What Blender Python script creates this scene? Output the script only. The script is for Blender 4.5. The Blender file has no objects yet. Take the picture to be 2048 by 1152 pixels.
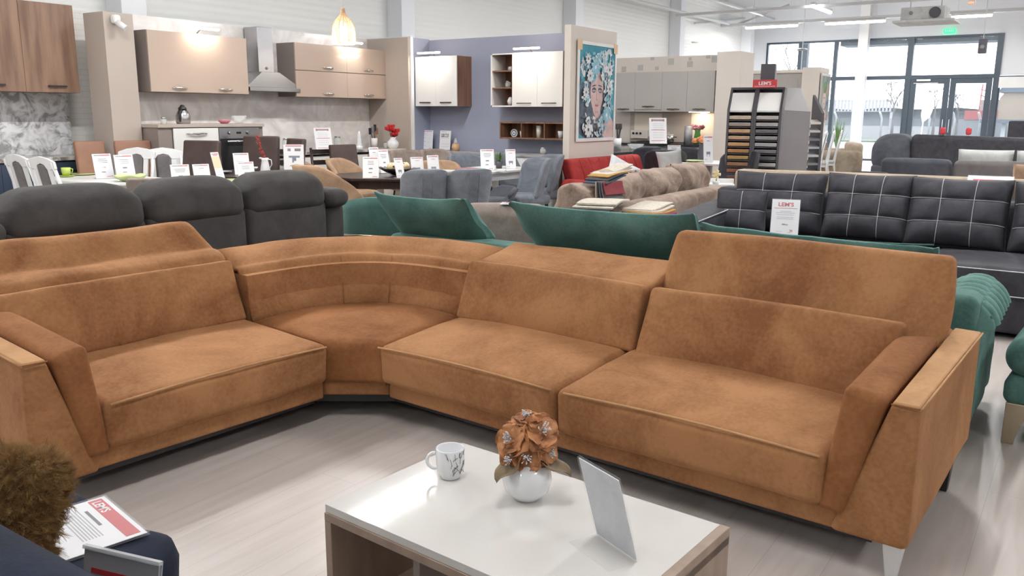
import bpy, bmesh, math, random
from mathutils import Vector, Matrix, noise
random.seed(7)
PI = math.pi
R = math.radians
S = bpy.context.scene
COL = S.collection

# ---------------------------------------------------------------- camera, world, exposure
CAM_H = 1.45
def make_camera():
    yaw, pit, rol = R(55.7724), R(11.6309), R(.2997)
    fw = Vector((math.cos(pit)*math.sin(yaw), math.cos(pit)*math.cos(yaw), -math.sin(pit)))
    rt = Vector((math.cos(yaw), -math.sin(yaw), 0)); up = rt.cross(fw)
    r2 = rt*math.cos(rol) + up*math.sin(rol); u2 = -rt*math.sin(rol) + up*math.cos(rol)
    cd = bpy.data.cameras.new('camera'); cd.sensor_width = 36; cd.lens = 36*1690/2048
    cd.clip_start = .05; cd.clip_end = 500
    c = bpy.data.objects.new('camera', cd); COL.objects.link(c)
    m = Matrix((r2, u2, -fw)).transposed().to_4x4(); m.translation = (0, 0, CAM_H)
    c.matrix_world = m; S.camera = c
make_camera()
w = bpy.data.worlds.new('overcast_sky'); S.world = w; w.use_nodes = True
nt = w.node_tree; bg = nt.nodes['Background']
tc = nt.nodes.new('ShaderNodeTexCoord'); nz = nt.nodes.new('ShaderNodeTexNoise'); nz.inputs['Scale'].default_value = 2
cr = nt.nodes.new('ShaderNodeValToRGB'); cr.color_ramp.elements[0].color = (.80, .88, 1, 1); cr.color_ramp.elements[1].color = (.96, .98, 1, 1)
nt.links.new(tc.outputs['Generated'], nz.inputs['Vector']); nt.links.new(nz.outputs['Fac'], cr.inputs['Fac']); nt.links.new(cr.outputs['Color'], bg.inputs['Color'])
bg.inputs['Strength'].default_value = 4.0
S.view_settings.view_transform = 'Standard'; S.view_settings.look = 'None'
S.view_settings.exposure = 0.42; S.view_settings.gamma = 1.0; S.view_settings.use_curve_mapping = False
S.cycles.max_bounces = 6; S.cycles.diffuse_bounces = 4; S.cycles.glossy_bounces = 3; S.cycles.transmission_bounces = 6
S.cycles.transparent_max_bounces = 8; S.cycles.caustics_reflective = False; S.cycles.caustics_refractive = False
S.cycles.sample_clamp_indirect = 4
TUBE_W = 62.0            # watts of each ceiling tube

# ---------------------------------------------------------------- materials
MATS = {}
def mat(name, c, rough=.5, metal=0, c2=None, scale=4, stretch=(1, 1, 1), lo=.35, hi=.65, detail=4, bump=0, bscale=150, sheen=0,
        coat=0, emis=0, trans=0, alpha=1, spec=.5, kind='noise', bdist=.002, c3=None):
    if name in MATS: return MATS[name]
    m = bpy.data.materials.new(name); MATS[name] = m; m.use_nodes = True
    n = m.node_tree.nodes; l = m.node_tree.links; p = n['Principled BSDF']
    p.inputs['Base Color'].default_value = (*c, 1); p.inputs['Roughness'].default_value = rough
    p.inputs['Metallic'].default_value = metal; p.inputs['Specular IOR Level'].default_value = spec
    p.inputs['Coat Weight'].default_value = coat; p.inputs['Coat Roughness'].default_value = .05
    if sheen: p.inputs['Sheen Weight'].default_value = sheen; p.inputs['Sheen Roughness'].default_value = .45; p.inputs['Sheen Tint'].default_value = (*[min(1, x*1.6+.08) for x in c], 1)
    if trans: p.inputs['Transmission Weight'].default_value = trans
    if alpha < 1: p.inputs['Alpha'].default_value = alpha
    if emis: p.inputs['Emission Color'].default_value = (*c, 1); p.inputs['Emission Strength'].default_value = emis
    t = n.new('ShaderNodeTexCoord'); mp = n.new('ShaderNodeMapping'); mp.inputs['Scale'].default_value = stretch
    l.new(t.outputs['Object'], mp.inputs['Vector'])
    if c2 or c3:
        if kind == 'noise':
            x = n.new('ShaderNodeTexNoise'); x.inputs['Scale'].default_value = scale; x.inputs['Detail'].default_value = detail; f = x.outputs['Fac']
        elif kind == 'vein':
            x = n.new('ShaderNodeTexNoise'); x.inputs['Scale'].default_value = scale; x.inputs['Detail'].default_value = 8; x.inputs['Distortion'].default_value = 1.2; x.inputs['Roughness'].default_value = .62; f = x.outputs['Fac']
        elif kind == 'voronoi':
            x = n.new('ShaderNodeTexVoronoi'); x.inputs['Scale'].default_value = scale; f = x.outputs['Distance']
        l.new(mp.outputs['Vector'], x.inputs['Vector'])
        r = n.new('ShaderNodeValToRGB'); r.color_ramp.elements[0].position = lo; r.color_ramp.elements[1].position = hi
        r.color_ramp.elements[0].color = (*c, 1); r.color_ramp.elements[1].color = (*c2, 1)
        if c3: e = r.color_ramp.elements.new((lo+hi)/2); e.color = (*c3, 1)
        l.new(f, r.inputs['Fac']); l.new(r.outputs['Color'], p.inputs['Base Color'])
    if bump:
        b = n.new('ShaderNodeBump'); b.inputs['Strength'].default_value = bump; b.inputs['Distance'].default_value = bdist
        x = n.new('ShaderNodeTexNoise'); x.inputs['Scale'].default_value = bscale; x.inputs['Detail'].default_value = 3
        l.new(mp.outputs['Vector'], x.inputs['Vector']); l.new(x.outputs['Fac'], b.inputs['Height']); l.new(b.outputs['Normal'], p.inputs['Normal'])
    return m

def velvet(name, dark, light, scale=5, rough=.85, sheen=.35, fine=60, fineamt=.25, lo=.36, hi=.66, bump=.25):
    """short-pile fabric whose nap lies in lighter and darker patches"""
    if name in MATS: return MATS[name]
    m = mat(name, light, rough=rough, sheen=sheen, spec=.25)
    n = m.node_tree.nodes; l = m.node_tree.links; p = n['Principled BSDF']
    t = n.new('ShaderNodeTexCoord')
    a = n.new('ShaderNodeTexNoise'); a.inputs['Scale'].default_value = scale; a.inputs['Detail'].default_value = 6; a.inputs['Roughness'].default_value = .62; a.inputs['Distortion'].default_value = .5
    b = n.new('ShaderNodeTexNoise'); b.inputs['Scale'].default_value = fine; b.inputs['Detail'].default_value = 3
    for q in (a, b): l.new(t.outputs['Object'], q.inputs['Vector'])
    mx = n.new('ShaderNodeMath'); mx.operation = 'MULTIPLY_ADD'; mx.inputs[1].default_value = fineamt; l.new(b.outputs['Fac'], mx.inputs[0]); l.new(a.outputs['Fac'], mx.inputs[2])
    sb = n.new('ShaderNodeMath'); sb.operation = 'SUBTRACT'; sb.inputs[1].default_value = fineamt/2; l.new(mx.outputs[0], sb.inputs[0])
    r = n.new('ShaderNodeValToRGB'); r.color_ramp.elements[0].position = lo; r.color_ramp.elements[1].position = hi
    r.color_ramp.elements[0].color = (*dark, 1); r.color_ramp.elements[1].color = (*light, 1)
    l.new(sb.outputs[0], r.inputs['Fac']); l.new(r.outputs['Color'], p.inputs['Base Color'])
    bp = n.new('ShaderNodeBump'); bp.inputs['Strength'].default_value = bump; bp.inputs['Distance'].default_value = .003
    l.new(b.outputs['Fac'], bp.inputs['Height']); l.new(bp.outputs['Normal'], p.inputs['Normal'])
    return m

def brick(name, c1, c2, mortar, w, h, msize, axes='XZ', rough=.6, bump=.3, noise_c=None, offset=.5, coat=0):
    """tiles, planks or bricks laid in the plane given by axes, in metres"""
    if name in MATS: return MATS[name]
    m = mat(name, c1, rough=rough, coat=coat)
    n = m.node_tree.nodes; l = m.node_tree.links; p = n['Principled BSDF']
    g = n.new('ShaderNodeNewGeometry'); s = n.new('ShaderNodeSeparateXYZ'); cb = n.new('ShaderNodeCombineXYZ')
    l.new(g.outputs['Position'], s.inputs[0]); l.new(s.outputs[axes[0]], cb.inputs['X']); l.new(s.outputs[axes[1]], cb.inputs['Y'])
    b = n.new('ShaderNodeTexBrick'); b.inputs['Scale'].default_value = 1; b.inputs['Brick Width'].default_value = w; b.inputs['Row Height'].default_value = h
    b.inputs['Mortar Size'].default_value = msize; b.inputs['Color1'].default_value = (*c1, 1); b.inputs['Color2'].default_value = (*c2, 1); b.inputs['Mortar'].default_value = (*mortar, 1)
    b.offset = offset; b.inputs['Bias'].default_value = 0
    l.new(cb.outputs[0], b.inputs['Vector']); out = b.outputs['Color']
    if noise_c:
        z = n.new('ShaderNodeTexNoise'); z.inputs['Scale'].default_value = noise_c[1]; z.inputs['Detail'].default_value = 8; z.inputs['Distortion'].default_value = noise_c[3] if len(noise_c) > 3 else 0
        mp = n.new('ShaderNodeMapping'); mp.inputs['Scale'].default_value = noise_c[2]; l.new(g.outputs['Position'], mp.inputs['Vector']); l.new(mp.outputs['Vector'], z.inputs['Vector'])
        r = n.new('ShaderNodeValToRGB'); r.color_ramp.elements[0].position = .38; r.color_ramp.elements[1].position = .66
        r.color_ramp.elements[0].color = (*noise_c[0], 1); r.color_ramp.elements[1].color = (1, 1, 1, 1); l.new(z.outputs['Fac'], r.inputs['Fac'])
        x = n.new('ShaderNodeMix'); x.data_type = 'RGBA'; x.blend_type = 'MULTIPLY'; x.inputs['Factor'].default_value = 1
        l.new(out, x.inputs['A']); l.new(r.outputs['Color'], x.inputs['B']); out = x.outputs['Result']
    l.new(out, p.inputs['Base Color'])
    if bump:
        bp = n.new('ShaderNodeBump'); bp.inputs['Strength'].default_value = bump; bp.inputs['Distance'].default_value = .004; bp.invert = True
        l.new(b.outputs['Fac'], bp.inputs['Height']); l.new(bp.outputs['Normal'], p.inputs['Normal'])
    return m

def ribbed(name, c, pitch, rough=.5, axis='Z', strength=.6, c2=None):
    """profiled sheet with straight ribs"""
    m = mat(name, c, rough=rough)
    n = m.node_tree.nodes; l = m.node_tree.links; p = n['Principled BSDF']
    g = n.new('ShaderNodeNewGeometry'); s = n.new('ShaderNodeSeparateXYZ'); l.new(g.outputs['Position'], s.inputs[0])
    k = n.new('ShaderNodeMath'); k.operation = 'MULTIPLY'; k.inputs[1].default_value = 2*PI/pitch; l.new(s.outputs[axis], k.inputs[0])
    q = n.new('ShaderNodeMath'); q.operation = 'SINE'; l.new(k.outputs[0], q.inputs[0])
    bp = n.new('ShaderNodeBump'); bp.inputs['Strength'].default_value = strength; bp.inputs['Distance'].default_value = .01
    l.new(q.outputs[0], bp.inputs['Height']); l.new(bp.outputs['Normal'], p.inputs['Normal'])
    return m

M = dict(
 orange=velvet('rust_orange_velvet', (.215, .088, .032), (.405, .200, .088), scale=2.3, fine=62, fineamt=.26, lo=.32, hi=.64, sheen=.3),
 orange_dark=velvet('rust_velvet_deep', (.190, .072, .023), (.33, .142, .054), scale=2.3, fine=56, fineamt=.26, lo=.34, hi=.64, sheen=.25),  # deeper toned copy of the rust velvet for corner seat, arm pads and seams
 orange_light=velvet('rust_velvet_pale', (.40, .215, .10), (.53, .31, .155), scale=4, fine=50, fineamt=.25, sheen=.3),  # paler copy of the rust velvet for arm caps and piping
 teal=velvet('teal_velvet', (.052, .128, .112), (.115, .225, .198), scale=3, fine=80, sheen=.6),
 charcoal=velvet('charcoal_fabric', (.058, .054, .053), (.084, .080, .079), scale=6, fine=300, sheen=.25),
 black=velvet('black_leatherette', (.036, .035, .042), (.058, .057, .068), scale=8, fine=160, rough=.62, sheen=.15),
 taupe_v=velvet('taupe_velvet', (.16, .11, .085), (.36, .28, .23), scale=5, fine=60, sheen=.5),
 greige_v=velvet('greige_velvet', (.24, .19, .165), (.36, .30, .27), scale=5, fine=70, sheen=.4),
 red=velvet('red_fabric', (.30, .028, .026), (.42, .05, .045), scale=5, fine=150, sheen=.2),
 tan_v=velvet('tan_velvet', (.26, .165, .105), (.40, .27, .18), scale=4, fine=90, sheen=.4),
 grey_v=velvet('blue_grey_velvet', (.115, .13, .155), (.20, .22, .255), scale=4, fine=90, sheen=.5),
 slate=velvet('slate_fabric', (.06, .065, .08), (.095, .10, .12), scale=5, fine=200, sheen=.3),
 midgrey=velvet('mid_grey_fabric', (.13, .12, .12), (.18, .17, .17), scale=5, fine=200, sheen=.2),
 navy=velvet('navy_velvet', (.006, .009, .020), (.013, .020, .042), scale=4, fine=90, sheen=.3),
 lightgrey=velvet('pale_grey_fabric', (.42, .43, .42), (.55, .56, .55), scale=5, fine=150, sheen=.1),
 beige_f=velvet('beige_fabric', (.34, .27, .20), (.48, .40, .31), scale=5, fine=150, sheen=.2),
 white_f=velvet('white_fabric', (.60, .62, .65), (.78, .80, .83), scale=5, fine=150, sheen=.1),
 white_gloss=mat('white_gloss_lacquer', (.80, .79, .76), rough=.07, coat=.5),
 white=mat('white_paint', (.80, .80, .79), rough=.4, c2=(.76, .76, .755), scale=3),
 white_wood=mat('white_painted_wood', (.78, .79, .79), rough=.35, c2=(.72, .73, .735), scale=6, stretch=(1, 1, .2)),
 paper=mat('paper_white', (.86, .86, .88), rough=.5, c2=(.84, .84, .86), scale=9),
 p_red=mat('print_red', (.55, .045, .055), rough=.5), p_dark=mat('print_dark_grey', (.10, .10, .12), rough=.5), p_grey=mat('print_pale_grey', (.45, .45, .48), rough=.5),
 p_tan=mat('print_tan', (.72, .50, .30), rough=.5), p_blue=mat('print_slate_blue', (.12, .15, .25), rough=.5),
 acrylic=mat('clear_acrylic', (.93, .95, .97), rough=.06, alpha=.09, spec=.6),
 glass=mat('window_glass', (.75, .84, .90), rough=.02, alpha=.10, spec=.5),
 jar_glass=mat('jar_glass', (.85, .88, .88), rough=.05, alpha=.3, spec=.7),
 steel=mat('brushed_steel', (.50, .50, .51), rough=.25, metal=1),
 chrome=mat('chrome', (.75, .75, .76), rough=.12, metal=1),
 gold=mat('champagne_metal', (.62, .50, .33), rough=.3, metal=1),
 gold_leg=mat('champagne_painted_metal', (.50, .42, .30), rough=.35, metal=.7),
 stitch=mat('grey_white_thread', (.48, .48, .50), rough=.8),
 silver_leg=mat('matt_silver_leg', (.72, .73, .73), rough=.35, metal=.3),
 blackmetal=mat('black_metal', (.02, .02, .022), rough=.4),
 handle_dark=mat('dark_bronze_handle', (.11, .085, .07), rough=.35, metal=.7),
 taupe_gloss=mat('taupe_gloss_lacquer', (.50, .39, .32), rough=.12, coat=.5, c2=(.49, .38, .31), scale=2),
 taupe_side=mat('taupe_laminate', (.235, .195, .178), rough=.5, c2=(.25, .21, .19), scale=3),
 taupe_wall=mat('taupe_board', (.44, .375, .325), rough=.6, c2=(.46, .395, .345), scale=2),
 walnut=mat('walnut_veneer', (.15, .075, .045), rough=.4, c2=(.29, .155, .095), scale=3, stretch=(6, 6, .5), detail=6),
 oak_brown=mat('brown_oak_veneer', (.17, .095, .062), rough=.5, c2=(.30, .185, .125), scale=2.2, stretch=(5, 5, .55), detail=8),
 table_end=mat('taupe_oak_edge', (.30, .215, .165), rough=.45, c2=(.36, .27, .21), scale=3, stretch=(6, 6, 1)),
 dark_wood=mat('dark_wenge', (.022, .014, .012), rough=.28, c2=(.035, .02, .018), scale=6, stretch=(1, 5, 1)),
 brown_leather=mat('dark_brown_leatherette', (.050, .030, .026), rough=.45, c2=(.065, .04, .035), scale=9),
 tan_leather=mat('cognac_leatherette', (.26, .13, .08), rough=.5, c2=(.29, .15, .095), scale=6),
 navy_front=mat('navy_cabinet_front', (.035, .05, .085), rough=.3, c2=(.04, .055, .09), scale=3),
 granite=mat('grey_granite', (.20, .18, .165), rough=.3, c2=(.62, .60, .57), scale=14, detail=8, lo=.42, hi=.6),
 grey_stone=mat('grey_stone_top', (.28, .28, .29), rough=.3, c2=(.42, .42, .43), scale=9, detail=8),
 marble=mat('grey_marble_print', (.30, .30, .305), rough=.25, c2=(.80, .80, .82), scale=5.5, kind='vein', lo=.40, hi=.58, c3=(.60, .60, .62)),
 black_top=mat('black_stone_top', (.02, .02, .022), rough=.2, coat=.4),
 cashmere=mat('cashmere_matt_front', (.42, .395, .37), rough=.35, c2=(.43, .405, .38), scale=2),
 cream=mat('cream_board', (.66, .60, .54), rough=.55, c2=(.68, .62, .56), scale=2),
 blue_wall=mat('blue_grey_paint', (.33, .355, .46), rough=.85, c2=(.345, .37, .475), scale=1.5),
 ceramic=mat('white_ceramic', (.83, .84, .86), rough=.08, coat=.6),
 lime=mat('lime_ceramic', (.50, .62, .12), rough=.3, c2=(.54, .66, .16), scale=4),
 pale_lime=mat('pale_lime_glass', (.62, .72, .36), rough=.25),
 pink=mat('pink_ceramic', (.60, .22, .28), rough=.3), red_flower=mat('red_petal', (.55, .03, .03), rough=.6),
 leaf=mat('leaf_green', (.07, .16, .04), rough=.5, c2=(.13, .26, .07), scale=8),
 stem=mat('brown_stem', (.14, .10, .06), rough=.7),
 bulb=mat('lamp_diffuser', (1, .97, .92), rough=.4, emis=14), tube=mat('led_tube_diffuser', (.95, .98, 1), rough=.4, emis=34),
 warm=mat('warm_led_diffuser', (1, .86, .70), rough=.4, emis=16),
 frame=mat('anthracite_frame', (.055, .075, .10), rough=.4), grey_paint=mat('grey_paint', (.19, .19, .20), rough=.5),
 display=mat('display_grey_board', (.21, .20, .205), rough=.5, c2=(.225, .215, .22), scale=2), display_dark=mat('display_dark_frame', (.075, .072, .085), rough=.45),
 exit_green=mat('exit_sign_green', (.03, .75, .25), rough=.4, emis=1.3),
 coffee_gloss=mat('cream_gloss_top', (.70, .68, .645), rough=.035, coat=.8),
)
MATS.update(M); M = MATS
# ---------------------------------------------------------------- mesh builder
def rot(axis, deg): return Matrix.Rotation(R(deg), 4, axis)
def tr(x, y, z): return Matrix.Translation((x, y, z))

class MB:
    def __init__(s): s.v = []; s.f = []; s.m = []; s.sm = []
    def add(s, vs, fs, m=0, xf=None, smooth=False):
        o = len(s.v)
        for p in vs:
            p = Vector(p); s.v.append(xf @ p if xf else p)
        for f in fs: s.f.append([i+o for i in f]); s.m.append(m); s.sm.append(smooth)
        return s
    def box(s, x0, x1, y0, y1, z0, z1, m=0, xf=None):
        vs = [(x, y, z) for z in (z0, z1) for y in (y0, y1) for x in (x0, x1)]
        return s.add(vs, [(0, 2, 3, 1), (4, 5, 7, 6), (0, 1, 5, 4), (2, 6, 7, 3), (0, 4, 6, 2), (1, 3, 7, 5)], m, xf)
    def hexa(s, c, m=0, xf=None):
        """c: 4 bottom corners then 4 top corners, counter-clockwise"""
        return s.add(c, [(3, 2, 1, 0), (4, 5, 6, 7), (0, 1, 5, 4), (1, 2, 6, 5), (2, 3, 7, 6), (3, 0, 4, 7)], m, xf)
    def prism(s, poly, a0, a1, axis='z', m=0, xf=None):
        n = len(poly)
        def P(p, a): return {'z': (p[0], p[1], a), 'y': (p[0], a, p[1]), 'x': (a, p[0], p[1])}[axis]
        vs = [P(p, a0) for p in poly] + [P(p, a1) for p in poly]
        return s.add(vs, [tuple(range(n))[::-1], tuple(range(n, 2*n))] + [(i, (i+1) % n, (i+1) % n+n, i+n) for i in range(n)], m, xf)
    def cyl(s, p0, p1, r0, r1=None, n=16, m=0, xf=None, caps=True):
        r1 = r0 if r1 is None else r1
        p0 = Vector(p0); p1 = Vector(p1); d = (p1-p0).normalized(); q = d.to_track_quat('Z', 'Y').to_matrix()
        vs = []
        for p, r in ((p0, r0), (p1, r1)):
            for i in range(n): a = 2*PI*i/n; vs.append(p + q @ Vector((r*math.cos(a), r*math.sin(a), 0)))
        s.add(vs, [(i, (i+1) % n, (i+1) % n+n, i+n) for i in range(n)], m, xf, True)
        if caps: s.add(vs, [tuple(range(n))[::-1], tuple(range(n, 2*n))], m, xf)
        return s
    def tube(s, pts, r, n=8, m=0, xf=None, closed=False):
        pts = [Vector(p) for p in pts]; k = len(pts); vs = []; up = None
        for i, p in enumerate(pts):
            a = pts[(i-1) % k] if closed or i > 0 else p; b = pts[(i+1) % k] if closed or i < k-1 else p
            d = (b-a).normalized()
            if up is None: up = d.orthogonal().normalized()
            up = (up - d*up.dot(d)).normalized(); sd = d.cross(up)
            rr = r[i] if isinstance(r, (list, tuple)) else r
            for j in range(n): t = 2*PI*j/n; vs.append(p + up*(rr*math.cos(t)) + sd*(rr*math.sin(t)))
        fs = []
        for i in range(k if closed else k-1):
            i2 = (i+1) % k
            for j in range(n): j2 = (j+1) % n; fs.append((i*n+j, i*n+j2, i2*n+j2, i2*n+j))
        if not closed: fs += [tuple(range(n))[::-1], tuple(range((k-1)*n, k*n))]
        return s.add(vs, fs, m, xf, True)
    def lathe(s, prof, n=24, m=0, xf=None, sq=None):
        vs = []
        for r, z in prof:
            for j in range(n): a = 2*PI*j/n; vs.append((r*math.cos(a), r*math.sin(a), z))
        k = len(prof); fs = [(i*n+j, i*n+(j+1) % n, (i+1)*n+(j+1) % n, (i+1)*n+j) for i in range(k-1) for j in range(n)]
        fs += [tuple(range(n))[::-1], tuple(range((k-1)*n, k*n))]
        return s.add(vs, fs, m, xf, True)
    def grid(s, fn, nu, nv, m=0, xf=None, closed_u=False):
        vs = [fn(i/nu, j/nv) for j in range(nv+1) for i in range(nu+(0 if closed_u else 1))]
        w = nu if closed_u else nu+1
        fs = [(j*w+i, j*w+(i+1) % w, (j+1)*w+(i+1) % w, (j+1)*w+i) for j in range(nv) for i in range(nu)]
        return s.add(vs, fs, m, xf, True)
    def soft(s, hx, hy, hz, r, puff=(0, 0, 0), fn=None, n=8, k=3, m=0, xf=None, wr=0, wsc=4, seed=0):
        """rounded box of half sizes hx,hy,hz with corner radius r, faces puffed out, then warped by fn(p)"""
        r = min(r, hx*.98, hy*.98, hz*.98)
        def coords(h):
            e = [-(h-r) - r*math.tan(R(45)*(1-i/k)) for i in range(k)]
            mid = [-(h-r) + 2*(h-r)*i/n for i in range(n+1)]
            return e + mid + [-x for x in e[::-1]]
        cx, cy, cz = coords(hx), coords(hy), coords(hz)
        vs = []; fs = []; idx = {}
        def vid(i, j, l):
            key = (i, j, l)
            if key not in idx:
                p = Vector((cx[i], cy[j], cz[l]))
                q = Vector((max(-hx+r, min(hx-r, p.x)), max(-hy+r, min(hy-r, p.y)), max(-hz+r, min(hz-r, p.z))))
                d = p-q
                if d.length > 1e-9: p = q + d.normalized()*r
                a, b, c = p.x/hx, p.y/hy, p.z/hz
                w = lambda t: max(0, 1-t*t)
                p = Vector((p.x + a*abs(a)**2*puff[0]*w(b)*w(c), p.y + b*abs(b)**2*puff[1]*w(a)*w(c), p.z + c*abs(c)**2*puff[2]*w(a)*w(b)))
                if wr:
                    o = noise.noise(p*wsc + Vector((seed*3.1, seed*1.7, 0)))*wr
                    p = p + Vector((a, b, c)).normalized()*o
                idx[key] = len(vs); vs.append(fn(p) if fn else p)
            return idx[key]
        X, Y, Z = len(cx)-1, len(cy)-1, len(cz)-1
        for i in range(X):
            for j in range(Y):
                fs.append((vid(i, j, 0), vid(i, j+1, 0), vid(i+1, j+1, 0), vid(i+1, j, 0)))
                fs.append((vid(i, j, Z), vid(i+1, j, Z), vid(i+1, j+1, Z), vid(i, j+1, Z)))
        for i in range(X):
            for l in range(Z):
                fs.append((vid(i, 0, l), vid(i+1, 0, l), vid(i+1, 0, l+1), vid(i, 0, l+1)))
                fs.append((vid(i, Y, l), vid(i, Y, l+1), vid(i+1, Y, l+1), vid(i+1, Y, l)))
        for j in range(Y):
            for l in range(Z):
                fs.append((vid(0, j, l), vid(0, j, l+1), vid(0, j+1, l+1), vid(0, j+1, l)))
                fs.append((vid(X, j, l), vid(X, j+1, l), vid(X, j+1, l+1), vid(X, j, l+1)))
        return s.add(vs, fs, m, xf, True)
    def softhex(s, c, r, puff=(0, 0, 0), n=8, k=3, m=0, xf=None, wr=0, wsc=4, seed=0):
        """soft box whose eight corners are given: bottom four (x-y-, x+y-, x+y+, x-y+), top four"""
        c = [Vector(p) for p in c]
        hx = ((c[1]-c[0]).length + (c[6]-c[7]).length)/4; hy = ((c[3]-c[0]).length + (c[6]-c[5]).length)/4
        hz = ((c[4]-c[0]).length + (c[6]-c[2]).length)/4
        def fn(p):
            a, b, d = (p.x/hx+1)/2, (p.y/hy+1)/2, (p.z/hz+1)/2
            lo = c[0]*(1-a)*(1-b) + c[1]*a*(1-b) + c[2]*a*b + c[3]*(1-a)*b
            hi = c[4]*(1-a)*(1-b) + c[5]*a*(1-b) + c[6]*a*b + c[7]*(1-a)*b
            return lo*(1-d) + hi*d
        return s.soft(hx, hy, hz, r, puff, fn, n, k, m, xf, wr, wsc, seed)
    def pillow(s, w, h, t, ear=.05, n=16, m=0, xf=None, wr=.006, seed=0, tuft=None, dimple=.35, p=.5):
        """stuffed pillow, w along x, h along z, thickness t along y; tuft=(nx,nz) puckers it along a stitched grid"""
        def side(sg):
            def fn(u, v):
                a, b = 2*u-1, 2*v-1
                th = t/2*((max(0, 1-a**4))**p)*((max(0, 1-b**4))**p)
                if tuft:
                    fa = abs(math.sin(PI*tuft[0]*u)); fb = abs(math.sin(PI*tuft[1]*v))
                    th *= (1-dimple) + dimple*(fa**.45)*(fb**.45)
                x = a*w/2*(1-ear*(1-b*b)); z = b*h/2*(1-ear*(1-a*a))
                o = noise.noise(Vector((x*6+seed, z*6, sg*3+seed)))*wr*2
                return (x, sg*(th+ (o if th > .01 else 0)), z)
            return fn
        f1, f2 = side(-1), side(1)
        s.grid(f1, n, n, m, xf); s.grid(lambda u, v: f2(1-u, v), n, n, m, xf)
        return s
    def text(s, t, size, m=0, xf=None, depth=.0008, align='CENTER', bold=True, wide=1.0):
        """raised lettering in the xz plane, facing -y"""
        cu = bpy.data.curves.new('lettering', 'FONT'); cu.body = t; cu.size = size; cu.align_x = align; cu.extrude = depth; cu.offset = size*.02 if bold else 0
        cu.resolution_u = 3
        o = bpy.data.objects.new('lettering', cu); COL.objects.link(o)
        dg = bpy.context.evaluated_depsgraph_get(); me = o.evaluated_get(dg).to_mesh()
        k = Matrix(((wide, 0, 0, 0), (0, 0, -1, 0), (0, 1, 0, 0), (0, 0, 0, 1)))
        s.add([v.co.copy() for v in me.vertices], [tuple(p.vertices) for p in me.polygons], m, (xf or Matrix()) @ k)
        bpy.data.objects.remove(o); bpy.data.curves.remove(cu)
        return s
    def build(s, name, mats, parent=None, bevel=0, seg=2, sub=0, merge=True, loc=None, rz=None, solid=0, smooth=None):
        me = bpy.data.meshes.new(name)
        me.from_pydata([tuple(v) for v in s.v], [], s.f)
        if not isinstance(mats, (list, tuple)): mats = [mats]
        for q in mats: me.materials.append(M[q] if isinstance(q, str) else q)
        for i, p in enumerate(me.polygons): p.material_index = s.m[i]; p.use_smooth = s.sm[i] if smooth is None else smooth
        if merge:
            b = bmesh.new(); b.from_mesh(me); bmesh.ops.remove_doubles(b, verts=b.verts, dist=1e-5)
            bmesh.ops.recalc_face_normals(b, faces=b.faces); b.to_mesh(me); b.free()
        o = bpy.data.objects.new(name, me); COL.objects.link(o)
        if parent: o.parent = parent
        if loc: o.location = loc
        if rz is not None: o.rotation_euler = (0, 0, rz)
        if solid: q = o.modifiers.new('thickness', 'SOLIDIFY'); q.thickness = solid
        if bevel:
            q = o.modifiers.new('bevel', 'BEVEL'); q.width = bevel; q.segments = seg; q.limit_method = 'ANGLE'; q.angle_limit = R(40); q.harden_normals = False
        if sub: q = o.modifiers.new('subdivision', 'SUBSURF'); q.levels = sub; q.render_levels = sub
        return o

def tag(o, label, cat, group=None, kind=None):
    if label: o['label'] = label
    if cat: o['category'] = cat
    if group: o['group'] = group
    if kind: o['kind'] = kind
    return o
def thing(name, label, cat, loc=(0, 0, 0), rz=0, group=None):
    o = bpy.data.objects.new(name, None); o.empty_display_size = .1; COL.objects.link(o)
    o.location = loc; o.rotation_euler = (0, 0, rz); return tag(o, label, cat, group)
def struct(o): o['kind'] = 'structure'; return o
def dup(root, loc, rz, label=None, group=None):
    kids = {}
    for c in list(bpy.data.objects):
        if c.parent: kids.setdefault(c.parent.name, []).append(c)
    def cp(o, par):
        c = o.copy(); COL.objects.link(c)
        if par: c.parent = par
        for ch in kids.get(o.name, []): cp(ch, c)
        return c
    r = cp(root, None); r.location = loc; r.rotation_euler = (0, 0, rz)
    if label: r['label'] = label
    if group: r['group'] = group
    return r
def face_cam(x, y): return math.atan2(y, x) - PI/2       # turns a thing's front (-y) towards the aisle where one stands
# ---------------------------------------------------------------- the hall
WX, BY = 30.0, 10.3            # shop-window wall, rear wall
M['floor'] = brick('pale_oak_laminate', (.60, .545, .51), (.575, .52, .485), (.46, .41, .38), 1.38, .19, .0012, 'XY', rough=.32, bump=.1, noise_c=((.90, .89, .88), 2.6, (.7, 9, 1), .6), offset=.37)
M['wallpanel'] = ribbed('white_sandwich_panel', (.80, .81, .79), .10, rough=.5, strength=.22)
M['whitebrick'] = brick('white_brick_print', (.84, .81, .76), (.83, .80, .75), (.76, .73, .69), .26, .065, .005, 'XZ', rough=.7, bump=.3)
M['plaster'] = mat('white_plaster', (.80, .82, .85), rough=.8, c2=(.78, .80, .83), scale=1)
M['ceil'] = ribbed('ceiling_sheet', (.66, .67, .68), .25, rough=.7, axis='Y', strength=.3)
MB().box(-7, WX, -9, BY, -.1, 0).build('floor', 'floor')
struct(bpy.data.objects['floor'])
struct(MB().box(-7.2, WX+.2, -9.2, BY+.2, 5.0, 5.15).build('ceiling', 'ceil'))
struct(MB().box(-7.2, WX+.2, BY, BY+.2, 0, 5.0).build('wall_back', 'wallpanel'))
struct(MB().box(-7.2, WX+.2, -9.2, -9, 0, 5.0).build('wall_front', 'plaster'))
struct(MB().box(-7.2, -7, -9, BY, 0, 5.0).build('wall_left', 'plaster'))
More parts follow.
